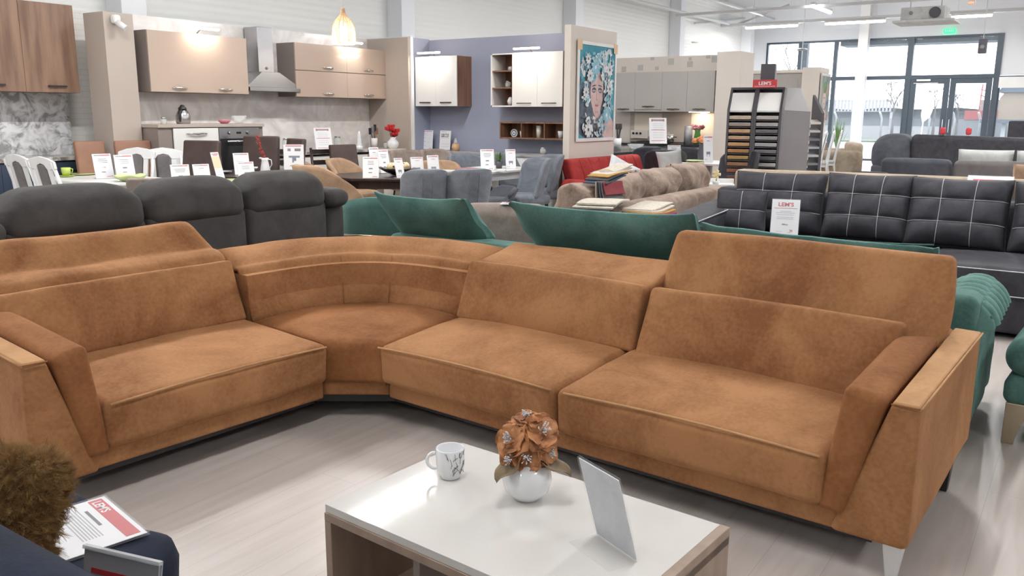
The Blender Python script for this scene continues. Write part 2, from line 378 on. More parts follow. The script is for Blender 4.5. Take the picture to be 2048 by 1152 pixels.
# the window wall: solid above the glass, left of it and above the low right bay
struct(MB().box(WX, WX+.2, -9, BY, 3.90, 5.0).box(WX, WX+.2, 9.80, BY, 0, 3.9).box(WX, WX+.2, -9, 2.66, 2.68, 3.9).box(WX, WX+.2, -9, -3, 0, 2.68).build('wall_right', 'plaster'))
# steel columns of the rear wall and of the window wall
for i, x in enumerate((6.36, 11.45, 17.3, 23.1, 28.95)):
    struct(MB().box(x-.17, x+.17, BY-.34, BY, 0, 5.0).build('column', 'plaster', bevel=.01))
struct(MB().box(29.35, 29.65, 6.36, 6.66, 0, 5.0).build('column', 'white', bevel=.01))
# roof steel: cross beams along y and pipes along x
M['steelpaint'] = mat('painted_steel', (.62, .63, .64), rough=.5)
for x in (22.6,):
    struct(MB().box(x-.05, x+.05, -9, BY-.34, 4.10, 4.17).box(x-.05, x+.05, -9, BY-.34, 4.85, 4.98).build('beam', 'steelpaint'))
for x in (1.0, 8.2, 15.4):
    struct(MB().box(x-.08, x+.08, -9, BY, 4.55, 4.99).build('beam', 'steelpaint'))
struct(MB().box(26.85, 27.05, -9, BY-.02, 4.20, 4.28).build('trim_1', 'steelpaint'))
p1 = MB(); p1.cyl((14.0, 9.95, 4.25), (26.6, 9.95, 4.25), .045, n=12)
tag(p1.build('ceiling_pipe', 'steelpaint'), 'white painted pipe running high along the ribbed rear wall', 'pipe')
p2 = MB(); p2.cyl((15.6, 8.9, 4.45), (27.8, 8.9, 4.45), .03, n=12)
tag(p2.build('ceiling_pipe', 'steelpaint'), 'thin pipe below the ceiling just in front of the rear wall pipe', 'pipe')
# diagonal braces at the window corner
for a, b_, lb in (((26.95, 10.0, 4.2), (26.95, 8.2, 4.75), 'slanting grey brace above the leftmost window tube'), ((24.5, 10.2, 4.1), (29.8, 10.2, 4.75), 'slanting brace on the rear wall near the window corner')):
    tag(MB().cyl(a, b_, .03, n=8).build('roof_brace', 'steelpaint'), lb, 'brace')

# ---------------------------------------------------------------- ceiling tubes: a housing, a glowing diffuser and its light
def area(name, loc, sx, sy, w, col=(1, .985, .97), rotx=0, parent=None, rz=0):
    l = bpy.data.lights.new(name, 'AREA'); l.shape = 'RECTANGLE'; l.size = sx; l.size_y = sy; l.energy = w; l.color = col
    o = bpy.data.objects.new(name, l); COL.objects.link(o); o.location = loc; o.rotation_euler = (rotx, 0, rz)
    if parent: o.parent = parent
    return o
def tube_lamp(x, y, z, ln, along, label, watts, group=None):
    t = thing('ceiling_tube_lamp', label, 'lamp', (x, y, z), 0 if along == 'x' else PI/2, group)
    MB().box(-ln/2, ln/2, -.05, .05, .03, .09).cyl((-ln*.35, 0, .09), (-ln*.35, 0, min(.9, 5-z)), .006, n=6).cyl((ln*.35, 0, .09), (ln*.35, 0, min(.9, 5-z)), .006, n=6).build('housing', 'white', t)
    MB().soft(ln/2-.01, .045, .03, .025, n=2).build('diffuser', 'tube', t)
    area('tube_light', (0, 0, -.04), ln, .09, watts, parent=t)
    return t
tube_lamp(26.87, 8.68, 4.12, 1.62, 'y', 'glowing white tube lamp nearest the rear corner in the row along the shop window', TUBE_W)
tube_lamp(26.9, 6.24, 4.12, 1.69, 'y', 'glowing tube lamp in the window row just left of the white column top', TUBE_W)
tube_lamp(26.87, 3.2, 4.12, 1.0, 'y', 'glowing tube lamp in the window row right of the ceiling heater', TUBE_W)
tube_lamp(23.2, 6.22, 4.12, 1.75, 'x', 'short broad glowing tube lamp hung in front of the window row', TUBE_W)
G = 'white tube lamps in rows across the hall ceiling'
for x in (-4, .5, 3.8, 7.15, 12.5, 17.8):  # third tube is added to brighten the left kitchen and its brick panel
    tube_lamp(x, 6.6, 4.12, 1.5, 'x', 'white tube lamp hanging in the rows over the showroom', TUBE_W*1.12, G)
for x in (-4, 1.2, 6.4, 11.6, 16.8, 22.0):
    for y in (1.2, -4.0): tube_lamp(x, y, 4.12, 1.5, 'x', 'white tube lamp hanging in the rows over the showroom', TUBE_W*(.40 if x < 3 else 1.12), G)

# ceiling heater unit, small red lamp, speaker, exit sign
t = thing('ceiling_heater', 'grey box heater unit hanging from the ceiling above the shop entrance', 'heater', (20.3, 3.3, 3.42))
MB().box(-.35, .35, -.42, .42, 0, .26).build('casing', 'lightgrey', t, bevel=.02)
MB().cyl((-.36, .22, .14), (-.34, .22, .14), .04, n=16).build('knob', 'grey_paint', t)
MB().cyl((-.37, -.24, .13), (-.34, -.24, .13), .11, n=20).build('fan_guard', 'display_dark', t)
MB().box(-.45, .5, -.62, .55, -.05, -.005).build('tray', 'lightgrey', t)
MB().cyl((0, .3, .26), (0, .3, 1.58), .012, n=6).cyl((0, -.3, .26), (0, -.3, 1.58), .012, n=6).build('hanger', 'steelpaint', t)
t = thing('smoke_detector', 'small white detector with a red light beside the ceiling heater', 'detector', (20.3, 2.45, 3.70))
MB().lathe([(.0, .08), (.07, .08), (.08, .05), (.06, 0), (0, 0)]).cyl((0, 0, .08), (0, 0, 1.3), .01, n=6).build('housing', 'white', t)
MB().soft(.02, .05, .02, .01, n=2).build('lamp', mat('red_indicator', (1, .1, .05), emis=4), t, loc=(-.06, 0, .03))
t = thing('hanging_speaker', 'small dark loudspeaker hanging on a rod before the top of the entrance window', 'speaker', (24.0, 2.55, 3.12))
MB().soft(.10, .09, .17, .02, n=3).build('cabinet', 'display_dark', t)
MB().lathe([(0, 0), (.05, 0), (.055, .01), (.03, .015), (0, .015)], xf=tr(-.10, 0, -.02) @ rot('Y', -90)).build('cone', 'grey_paint', t)
MB().cyl((0, 0, .16), (0, 0, 1.88), .01, n=6).build('rod', 'steelpaint', t)
t = thing('exit_sign', 'small lit green exit sign on the wall above the entrance window', 'sign', (29.9, 4.13, 4.02))
MB().box(0, .11, -.16, .16, -.07, .07).build('plate', 'exit_green', t)
b = MB()
for k in range(5): b.box(-.004, 0, -.13+k*.055, -.10+k*.055, -.03, .035)
b.build('pictogram', 'white', t)
t = thing('ceiling_detector', 'flat round detector hanging on a long cord before the left window', 'detector', (26.4, 7.55, 3.35))
MB().lathe([(0, .06), (.10, .06), (.16, .03), (.16, .0), (0, 0)]).build('housing', 'grey_paint', t)
MB().cyl((0, 0, .05), (0, 0, 1.65), .012, n=6).build('cord', 'steelpaint', t)
t = thing('security_camera', 'white security camera on the taupe end panel left of the kitchen', 'camera', (5.62, 9.175, 2.46))
MB().soft(.045, .045, .05, .03, n=2).build('mount', 'white', t); MB().cyl((0, -.02, -.03), (.05, -.10, -.10), .035, n=12).build('body', 'white', t)
t = thing('wall_spot', 'small white spot lamp high on the rear wall beyond the kitchens', 'lamp', (24.6, 10.0, 3.55))
MB().soft(.12, .04, .03, .025, n=2).build('head', mat('dim_spot', (1, .97, .92), emis=3), t); MB().cyl((0, .05, 0), (0, .3, .02), .02, n=8).build('arm', 'white', t)
# ---------------------------------------------------------------- the rust coloured corner sofa (x = depth from the front edge, y = along the long side)
sofa = thing('corner_sofa', 'large rust orange velvet corner sofa with a curved corner, adjustable headrests and slanted arms', 'sofa', (2.682, .338, 0), R(-3.8))
def arc_pt(t, ax, ay, cx=-.17, cy=2.33, n=3.3):
    a = PI/2*t; return Vector((cx + ax*max(0, math.cos(a))**(2/n), cy + ay*max(0, math.sin(a))**(2/n)))
# plinth frames under the seats, right run, corner, left run
MB().softhex([(.015, .20, .12), (.93, .10, .20), (.93, 2.33, .16), (.015, 2.315, .12), (.015, .20, .215), (.93, .10, .30), (.93, 2.33, .25), (.015, 2.315, .215)], .012).build('base', 'orange', sofa)
MB().softhex([(-1.32, 2.545, .13), (-.185, 2.545, .12), (-.185, 3.45, .14), (-1.32, 3.45, .16), (-1.32, 2.545, .215), (-.185, 2.545, .215), (-.185, 3.45, .24), (-1.32, 3.45, .24)], .012).build('base', 'orange', sofa)
arc = [arc_pt(i/14, .86, .86) for i in range(15)]
MB().prism([(-.165, 2.575), (.03, 2.33)] + [tuple(p) for p in arc] + [(-.17, 3.19)], .125, .205).build('base', 'orange', sofa, bevel=.01)
# seat cushions
def seat_right(y0, y1, name='seat_cushion'):
    x0, x1 = -.035, .62
    MB().softhex([(x0+.01, y0, .195), (x1, y0, .24), (x1, y1, .24), (x0+.01, y1, .195), (x0, y0, .385), (x1, y0, .43), (x1, y1, .43), (x0, y1, .385)], .035, puff=(.004, .0, .03), n=14, wr=.006, wsc=5, seed=y0).build(name, 'orange', sofa)
s1 = seat_right(.262, 1.318); s2 = seat_right(1.324, 2.335)
MB().softhex([(-1.235, 2.515, .20), (-.178, 2.515, .20), (-.178, 3.2, .24), (-1.225, 3.2, .24), (-1.235, 2.505, .39), (-.178, 2.505, .39), (-.178, 3.2, .425), (-1.225, 3.2, .425)], .035, puff=(0, .004, .03), n=14, wr=.006, wsc=5, seed=9).build('seat_cushion', 'orange', sofa)
# piping along the seat front edges
for pts in ([(-.036, .275+.1*i, .378+.012*math.sin(PI*i/10)) for i in range(11)], [(-.036, 1.335+.099*i, .378+.012*math.sin(PI*i/10)) for i in range(11)], [(-1.215+.102*i, 2.503, .383+.012*math.sin(PI*i/10)) for i in range(11)]):
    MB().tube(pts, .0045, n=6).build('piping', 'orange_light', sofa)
# corner seat: wedge with a curved back edge
def corner_seat():
    outer = [arc_pt(i/20, .80, .82) for i in range(21)]
    front = [Vector((.0-.165*i/20, 2.315+.255*i/20)) for i in range(21)]      # chamfered front edge
    b = MB(); prof = [(0, .195), (-.006, .25), (-.006, .33), (.0, .365), (.012, .385), (.04, .398), (.12, .404), (.3, .412), (.6, .418), (1.0, .42)]
    def fn(u, v):
        k = u*20; i = min(19, int(k)); f = k-i
        o = outer[i]*(1-f)+outer[i+1]*f; q = front[i]*(1-f)+front[i+1]*f
        j = v*(len(prof)-1); a = min(len(prof)-2, int(j)); g = j-a
        s_ = prof[a][0]*(1-g)+prof[a+1][0]*g; z = prof[a][1]*(1-g)+prof[a+1][1]*g
        p = q+(o-q)*s_ if s_ >= 0 else q+(q-o).normalized()*(-s_)
        e = 1-abs(2*u-1)**6
        z2 = z + .018*math.sin(PI*max(0, s_))*e - (0 if s_ < .0 else .012*(1-e)) + noise.noise(Vector((p.x*4, p.y*4, 3)))*.006*(1 if s_ > .05 else 0)
        return (p.x, p.y, z2)
    b.grid(fn, 28, 27)
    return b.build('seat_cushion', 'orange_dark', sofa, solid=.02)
corner_seat()
# lumbar cushions (thick at the foot, thin at the top edge, leaning back)
def lumbar(c0, c1, up0=.43, up1=.70, lean=.12, th0=.20, th1=.07, seed=0, out=None):
    """c0,c1: foot line ends in plan; out: unit direction to the back"""
    c0, c1 = Vector(c0), Vector(c1); d = (c1-c0).normalized(); o = Vector(out)
    f = lambda p, off, z: (p.x+o.x*off, p.y+o.y*off, z)
    cs = [f(c0, 0, up0), f(c1, 0, up0), f(c1, th0, up0-.01), f(c0, th0, up0-.01), f(c0+d*.012, lean, up1), f(c1-d*.012, lean, up1), f(c1-d*.012, lean+th1, up1-.01), f(c0+d*.012, lean+th1, up1-.01)]
    return MB().softhex(cs, .022, puff=(0, .028, .006), n=14, wr=.007, wsc=5, seed=seed).build('lumbar_cushion', 'orange', sofa)
lumbar((.51, 2.335), (.505, 1.285), .415, .705, .105, seed=1, out=(1, 0))
lumbar((.50, 1.275), (.495, .20), .405, .70, .125, seed=2, out=(1, 0))
lumbar((-.185, 3.115), (-1.36, 3.10), .415, .715, .10, seed=3, out=(0, 1))
# back body behind the cushions
MB().softhex([(.62, .03, .13), (.97, .03, .20), (.97, 2.33, .14), (.62, 2.33, .14), (.70, .10, .62), (1.0, .10, .63), (1.0, 2.33, .66), (.70, 2.33, .62)], .03).build('back_body', 'orange', sofa)
MB().softhex([(-1.36, 3.2, .13), (-.17, 3.2, .13), (-.17, 3.56, .14), (-1.36, 3.56, .14), (-1.36, 3.27, .63), (-.17, 3.27, .63), (-.17, 3.6, .66), (-1.36, 3.6, .66)], .03).build('back_body', 'orange', sofa)
# headrests: the middle one folded flat, the right one raised, the left one half raised
MB().softhex([(.655, 2.325, .625), (1.02, 2.325, .64), (1.02, 1.292, .64), (.655, 1.292, .625), (.67, 2.325, .695), (1.0, 2.325, .765), (1.0, 1.292, .765), (.67, 1.292, .695)][::1], .028, puff=(0, 0, .012), n=12, wr=.006, seed=4).build('headrest', 'orange', sofa)
MB().softhex([(.725, 1.283, .575), (.835, 1.283, .575), (.835, .10, .575), (.725, .10, .575), (.885, 1.283, .925), (.955, 1.283, .925), (.955, .115, .925), (.885, .115, .925)], .028, puff=(0, .018, .004), n=14, wr=.006, seed=5).build('headrest', 'orange', sofa)
hp = [(3.40, .60), (3.28, .63), (3.262, .68), (3.268, .715), (3.29, .742), (3.325, .757), (3.36, .760), (3.385, .765), (3.405, .783), (3.44, .825), (3.475, .868), (3.50, .888), (3.53, .893), (3.56, .878), (3.58, .84), (3.585, .72), (3.58, .62)]
def fnhr(u, v):
    j = v*(len(hp)-1); i = min(len(hp)-2, int(j)); g = j-i
    y_ = hp[i][0]*(1-g)+hp[i+1][0]*g; z_ = hp[i][1]*(1-g)+hp[i+1][1]*g
    e = min(u, 1-u); rd = 1-max(0, 1-e/.03)**2*.30
    tp = .055*max(0, (z_-.76)/.13)
    return (-1.38+1.21*u*(1-tp*.8)+(.0), 3.42+(y_-3.42)*rd, .70+(z_-.70)*rd + noise.noise(Vector((u*5, v*6, 2)))*.008)
hr_ = MB(); hr_.grid(fnhr, 44, 40)
k0 = 45; n0 = 41
hr_.add([fnhr(0, j/40) for j in range(41)], [tuple(range(41))], 0, None, True); hr_.add([fnhr(1, j/40) for j in range(41)], [tuple(range(41))[::-1]], 0, None, True)
hr_.build('headrest', 'orange', sofa)
# black sheet added under the frames to absorb bounce and deepen the shade
for pl in ([(.07, .12), (.90, .12), (.90, 2.33), (.07, 2.33)], [(-1.40, 2.61), (-.19, 2.61), (-.19, 3.50), (-1.40, 3.50)], [(-.19, 2.65), (.07, 2.33), (.90, 2.33), (.80, 3.1), (.5, 3.4), (-.19, 3.5)]):
    MB().prism(pl, .085, .13).build('shade_sheet', 'blackmetal', sofa)
# curved corner back swept along the arc: lumbar face, crease, sloping top, rear
prof = [(.0, .40, 'f'), (.015, .46, 'f'), (.045, .54, 'f'), (.075, .61, 'f'), (.09, .65, 'f'), (.105, .675, 'f'), (.125, .682, 't'), (.15, .676, 't'), (.165, .684, 't'), (.20, .71, 't'), (.26, .735, 't'), (.32, .75, 't'), (.355, .745, 't'), (.375, .72, 'r'), (.38, .6, 'r'), (.37, .14, 'r')]
def corner_back():
    b = MB()
    def fn(u, v):
        j = v*(len(prof)-1); i = min(len(prof)-2, int(j)); g = j-i
        off = prof[i][0]*(1-g)+prof[i+1][0]*g; z = prof[i][1]*(1-g)+prof[i+1][1]*g
        n_ = 3.3-off*1.2
        p = arc_pt(u, .745+off, .765+off, n=n_)
        z += noise.noise(Vector((p.x*5, p.y*5, z*3)))*.006
        if z > .5: z -= .010*(abs(2*u-1)**10)
        return (p.x, p.y, z)
    b.grid(fn, 40, 30)
    return b.build('back_body', 'orange', sofa, solid=.02)
corner_back()
MB().prism([tuple(arc_pt(i/14, .78, .80)) for i in range(15)] + [tuple(arc_pt(1-i/14, 1.08, 1.10)) for i in range(15)], .12, .64).build('back_frame', 'orange', sofa)
# seams across the curved back
for t_ in (.33, .62):
    pts = [(arc_pt(t_, .745+o_-.004, .765+o_-.004, n=3.3-o_*1.2).x, arc_pt(t_, .745+o_-.004, .765+o_-.004, n=3.3-o_*1.2).y, z_) for o_, z_, _ in prof[:6]]
    MB().tube(pts, .0025, n=6).build('seam', 'orange_dark', sofa)
# right arm: slanted pad and outer shell
def arm(mx, place):
    """mx maps (across, depth, z) into sofa axes; across 0 = outer face, growing inwards"""
    q = lambda a, d, z: mx(a, d, z)
    def H(pts, name, mt, r, puff=(0, 0, 0), seed=0, **k):
        b = MB(); b.softhex([q(*p) for p in pts], r, puff, n=10, wr=.004, seed=seed, **k); return b.build(name, mt, sofa)
    # shell: across 0 .. .21 at the bottom, 0 .. .08 at the top, depth 0 .. .93
    sh = H([(0, 0, .12), (.24, 0, .12), (.24, .90, .20), (.0, .91, .21), (0, -.008, .592), (.082, -.008, .592), (.10, .95, .635), (.0, .93, .635)], 'arm_shell', 'orange', .018)
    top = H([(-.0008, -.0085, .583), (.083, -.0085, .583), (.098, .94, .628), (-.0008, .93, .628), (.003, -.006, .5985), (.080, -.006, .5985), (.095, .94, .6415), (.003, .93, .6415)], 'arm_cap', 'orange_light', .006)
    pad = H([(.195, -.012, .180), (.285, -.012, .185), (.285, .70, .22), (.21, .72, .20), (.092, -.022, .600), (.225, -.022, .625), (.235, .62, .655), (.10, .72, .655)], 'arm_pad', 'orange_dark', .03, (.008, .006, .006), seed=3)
    MB().tube([q(-.004, -.012+.094*i, .594+.0043*i) for i in range(11)], .0035, n=6).build('piping', 'orange_light', sofa)
    MB().tube([q(.0+.0082*i, -.017, .5925) for i in range(11)], .003, n=6).build('piping', 'orange_dark', sofa)
arm(lambda a, d, z: (d, a, z), 'right')
arm(lambda a, d, z: (-1.495+a, 2.54+d, z), 'left')
# tapered legs
def leg(x, y, mt='silver_leg', zt=.125):
    if x > .5 or zt == .14: mt = 'blackmetal'
    MB().hexa([(x-.016, y-.016, 0), (x+.016, y-.016, 0), (x+.016, y+.016, 0), (x-.016, y+.016, 0), (x-.034, y-.03, zt), (x+.034, y-.03, zt), (x+.034, y+.03, zt), (x-.034, y+.03, zt)]).build('leg', mt, sofa, bevel=.003)
for x, y, z in ((.045, .045, .125), (.86, .06, .2), (.42, 1.33, .125), (.88, 1.9, .16), (.5, 3.0, .13), (-.7, 3.4, .14), (-1.455, 2.60, .13), (-1.43, 3.4, .2)): leg(x, y, zt=z)
# ---------------------------------------------------------------- coffee table and what stands on it
TT = .43
A_, B_, C_ = Vector((2.000, 1.547)), Vector((1.443, 1.530)), Vector((1.940, .650))
ux = (C_-A_).normalized(); uy = (B_-A_).normalized()
tbl = thing('coffee_table', 'low coffee table with cream gloss top and taupe oak end panels', 'table', (A_.x, A_.y, 0), math.atan2(ux.y, ux.x))
LN = (C_-A_).length; WD = -(B_-A_).length       # local x along the length, local y negative towards the viewer
MB().box(.0, LN-.026, WD+.004, -.001, TT-.022, TT).build('top', 'coffee_gloss', tbl, bevel=.001)
MB().box(0, LN, WD, 0, TT-.045, TT-.0225).build('top_board', 'table_end', tbl, bevel=.001)
MB().box(0, .025, WD, 0, .03, TT-.0455).build('end_panel', 'table_end', tbl, bevel=.0015)
MB().box(LN-.025, LN, WD, 0, .03, TT+.001).build('end_panel', 'table_end', tbl, bevel=.0015)
MB().box(.025, LN-.025, WD+.01, -.01, .10, .122).build('shelf', 'table_end', tbl, bevel=.001)
MB().box(.30, .322, WD+.03, -.02, .122, TT-.046).build('divider', 'taupe_side', tbl, bevel=.001)
for x in (.03, LN-.06):
    for y in (WD+.02, -.05): MB().box(x, x+.03, y, y+.03, 0, .03).build('foot', 'blackmetal', tbl)
# mug
mx_, my_ = 1.775, 1.418
mug = thing('mug', 'white china mug with a grey leaf line drawing at the left of the coffee table', 'mug', (mx_, my_, TT), face_cam(mx_, my_))
MB().lathe([(.0, .003), (.026, .0), (.029, .003), (.030, .008), (.0385, .022), (.0405, .045), (.0410, .088), (.0395, .090), (.0380, .088), (.0375, .045), (.034, .018), (.0, .012)], n=40).build('cup', 'ceramic', mug)
MB().tube([(-.040+.0, 0, .074), (-.055, 0, .076), (-.066, 0, .062), (-.066, 0, .042), (-.056, 0, .030), (-.038, 0, .026)], .0055, n=10).build('handle', 'ceramic', mug, sub=1)
b = MB(); random.seed(3)
for k in range(26):
    a0 = R(-125+90*random.random()+20); z0 = .016+.06*random.random(); da = R(random.uniform(-26, 26)); dz = random.uniform(.008, .028)
    pts = [((.0413-.0012*max(0, (.03-(z0+dz*s_))/.03))*math.cos(a0+da*s_*s_), (.0413-.0012*max(0, (.03-(z0+dz*s_))/.03))*math.sin(a0+da*s_*s_), min(.084, z0+dz*s_)) for s_ in (0, .25, .5, .75, 1)]
    b.tube(pts, .0007, n=4)
b.build('leaf_drawing', 'p_dark', mug)
# vase with the artificial flowers
vx, vy = 1.79, 1.165
pot = thing('flower_vase', 'round white ceramic vase standing in the middle of the coffee table', 'vase', (vx, vy, TT))
MB().lathe([(0, .002), (.030, 0), (.040, .004), (.060, .026), (.068, .055), (.062, .085), (.046, .106), (.036, .112), (.033, .109), (.043, .100), (.056, .080), (.0, .02)], n=48).build('body', 'ceramic', pot)
fl = thing('artificial_flower_bunch', 'bunch of rust orange fabric blossoms with silver stamens in the round white vase', 'flowers', (vx, vy, TT+.10))
M['petal'] = mat('rust_fabric_petal', (.24, .085, .028), rough=.6, c2=(.56, .25, .10), scale=22, bump=.4, bscale=90, sheen=.3, lo=.38, hi=.62)
M['stamen'] = mat('silver_stamen', (.70, .70, .72), rough=.3, metal=.4); M['brownleaf'] = mat('olive_brown_fabric_leaf', (.14, .095, .05), rough=.6, c2=(.22, .16, .09), scale=12, bump=.3, bscale=60)
def blossom(c, d, rr, seed):
    c = Vector(c); d = Vector(d).normalized(); q = d.to_track_quat('Z', 'Y').to_matrix().to_4x4(); xf = Matrix.Translation(c) @ q
    rnd = random.Random(seed); b = MB()
    for ring, (n_, ra, cup) in enumerate(((5, 1.0, .35), (5, .82, .75))):
        for i in range(n_):
            a0 = 2*PI*(i+.5*ring)/n_+rnd.uniform(-.15, .15); wd = rnd.uniform(.62, .78)*rr*ra; ln = rr*ra*rnd.uniform(.92, 1.08); sd = rnd.random()*9; tw = rnd.uniform(-.25, .25)
            def fn(u, v, a0=a0, wd=wd, ln=ln, sd=sd, tw=tw, cup=cup):
                s_ = 2*u-1; w_ = wd*(math.sin(PI*min(1, .12+v*.80))**.7)
                r_ = ln*v*(1-.10*s_*s_); side = s_*w_
                z = cup*ln*(v**1.4)*.55 - .22*ln*v**5 + .12*ln*s_*s_*v + noise.noise(Vector((s_*2.2+sd, v*3, sd)))*rr*.16*v + math.sin(s_*7+sd)*rr*.05*v**3 + tw*side
                return (r_*math.cos(a0)-side*math.sin(a0), r_*math.sin(a0)+side*math.cos(a0), z)
            b.grid(fn, 10, 9, xf=xf)
    bl = b.build('blossom', 'petal', fl, solid=.0012, sub=1)
    s_ = MB()
    for i in range(22):
        a = rnd.uniform(0, 2*PI); t_ = rnd.uniform(.15, .6); h = rr*rnd.uniform(.42, .68)
        e = (rr*.55*t_*math.cos(a), rr*.55*t_*math.sin(a), h); s_.tube([(0, 0, .1*rr), (e[0]*.5, e[1]*.5, h*.6), e], .0009, n=4, xf=xf)
        s_.lathe([(0, -.0022), (.0018, -.0012), (.0022, 0), (.0018, .0014), (0, .0024)], n=6, xf=xf @ tr(*e))
    s_.build('stamens', 'stamen', bl)['kind'] = 'stuff'
vd = Vector((-vx, -vy, 1.0)).normalized(); rt_ = Vector((vy, -vx, 0)).normalized()
def P_(r_, u_, f_=0): return rt_*r_ + Vector((0, 0, 1))*u_ + Vector((-vx, -vy, 0)).normalized()*f_
blossom(P_(-.036, .070, .01), P_(-.7, .55, .75), .056, 1)
blossom(P_(.034, .086, .0), P_(.35, .65, .6), .062, 2)
blossom(P_(-.002, .030, .034), P_(-.05, .15, 1), .049, 4)
blossom(P_(-.038, .026, .026), P_(-.6, .1, .8), .045, 5)
blossom(P_(.048, .036, .012), P_(.9, .2, .6), .045, 6)
blossom(P_(-.002, .110, -.025), P_(0, 1, .1), .044, 7)
for (c, d, ln, wd) in ((P_(.02, .015, .01), P_(1, -.18, .35), .105, .038), (P_(-.02, .012, .02), P_(-.8, -.30, .65), .085, .034), (P_(-.0, .03, -.03), P_(-.3, .15, -.9), .07, .03)):
    d = d.normalized(); sdv = d.cross(Vector((0, 0, 1))).normalized(); nv = sdv.cross(d)
    def fn(u, v, c=c, d=d, ln=ln, wd=wd, sdv=sdv, nv=nv):
        s_ = 2*u-1; w_ = wd*math.sin(PI*min(1, .1+.86*v))**.8
        return c + d*(ln*v) + sdv*(s_*w_) + nv*(.012*abs(s_) - .02*v*v + .004*math.sin(v*9))
    MB().grid(fn, 8, 10).build('leaf', 'brownleaf', fl, solid=.0012)
MB().cyl((0, 0, -.06), (.0, 0, .05), .012, n=8).build('stem', 'stem', fl)

# ---------------------------------------------------------------- sign holders
M['foot_acrylic'] = mat('frosted_acrylic_foot', (.80, .82, .84), rough=.15, alpha=.55)
def sign(px, label, w=.15, h=.21, rz=0, tilt=-12, style='price', group=None, foot=1, loc=None, cat='sign'):
    """slanted clear holder with a printed sheet; front is -y"""
    t = thing('sign_holder', label, cat, px, rz, group)
    xf = rot('X', tilt)
    sh = MB(); sh.box(-w/2, w/2, -.0012, .0012, 0, h, 0, xf)
    def bar(x0, x1, z0, z1, m): sh.box(x0*w-w/2, x1*w-w/2, -.0019, -.0012, z0*h, z1*h, m, xf)
    rnd = random.Random(hash(label) % 1000 if False else sum(map(ord, label)))
    if style in ('price', 'photo', 'text', 'tan'):
        bar(.08, .45, .925, .955, 2); bar(.45, .94, .92, .965, 1)
    if style == 'price':
        for k in range(3): a = rnd.uniform(.2, .32); bar(a, 1-a, .78-.07*k, .80-.07*k, 2)
        bar(.38, .62, .42, .48, 3); bar(.35, .58, .24, .28, 2); bar(.6, .9, .06, .085, 1)
    if style == 'photo':
        bar(.36, .68, .79, .81, 2); bar(.30, .72, .30, .40, 3); bar(.34, .40, .22, .30, 3); bar(.62, .68, .22, .30, 3); bar(.10, .4, .1, .12, 4)
    if style == 'text':
        for k in range(9): bar(.14, .5+rnd.random()*.36, .82-.075*k, .832-.075*k, 4)
        bar(.2, .8, .08, .1, 1)
    if style == 'tan':
        bar(0, 1, .45, .86, 5); bar(.2, .8, .88, .91, 1)
        for k in range(3): bar(.2, .7, .12+.1*k, .14+.1*k, 4)
    if style == 'plan':
        bar(.1, .6, .93, .945, 2); bar(.12, .9, .60, .615, 4); bar(.12, .9, .3, .312, 4); bar(.12, .9, .16, .17, 4)
        for a, b_ in ((.12, .36), (.4, .64), (.68, .8)): bar(a, b_, .66, .84, 2); bar(a+.03, b_-.03, .69, .81, 0)
    if style == 'rows':
        bar(.1, .9, .93, .96, 1)
        for k in range(4): bar(.1, .45, .80-.2*k, .81-.2*k, 2); bar(.1, .9, .72-.2*k, .725-.2*k, 4); bar(.55, .9, .78-.2*k, .786-.2*k, 4)
        bar(.7, .9, .05, .07, 2)
    if style == 'framed':
        bar(.12, .88, .93, .955, 1); bar(.12, .2, .86, .93, 1); bar(.8, .88, .86, .93, 1); bar(.18, .82, .88, .92, 2)
        for k in range(4): bar(.2, .8, .76-.07*k, .772-.07*k, 4)
        bar(.1, .9, .52, .54, 1)
        for k in range(3): bar(.2, .8, .42-.09*k, .432-.09*k, 4)
        bar(.1, .9, .1, .12, 1)
    if style == 'product':
        bar(.1, .9, .945, .975, 1); bar(.2, .36, .80, .88, 3); bar(.55, .85, .80, .88, 2); bar(.25, .80, .60, .66, 3); bar(.42, .5, .45, .62, 3); bar(.5, .62, .5, .6, 2)
        bar(.3, .5, .34, .36, 2); bar(.05, .85, .17, .22, 1); bar(.05, .9, .08, .1, 1)
    s_ = sh.build('sheet', ['paper', 'p_red', 'p_dark', 'p_blue', 'p_grey', 'p_tan'], t)
    hd = MB(); hd.box(-w/2-.003, w/2+.003, -.0045, -.0025, 0, h+.004, 0, xf).box(-w/2-.003, w/2+.003, .0025, .0045, 0, h+.004, 0, xf).build('holder', 'acrylic', t)
    if foot: MB().box(-w/2, w/2, (0 if foot > 0 else -.075), (.075 if foot > 0 else 0), 0, .003).build('foot', 'foot_acrylic', t)
    return t
# the holder on the coffee table, seen from behind
t = thing('sign_holder', 'clear slanted acrylic sign holder on the coffee table, blank back to the viewer', 'sign holder', (1.685, .838, TT), R(66))
xf = rot('X', -16)
MB().box(-.075, .075, -.0012, .0012, .004, .225, 0, xf).build('sheet', 'white_f', t)
MB().box(-.078, .078, -.004, -.002, .002, .23, 0, xf).box(-.078, .078, .002, .004, .002, .23, 0, xf).build('holder', 'acrylic', t)
MB().box(-.078, .078, .0, .085, .0, .003).build('foot', 'acrylic', t)

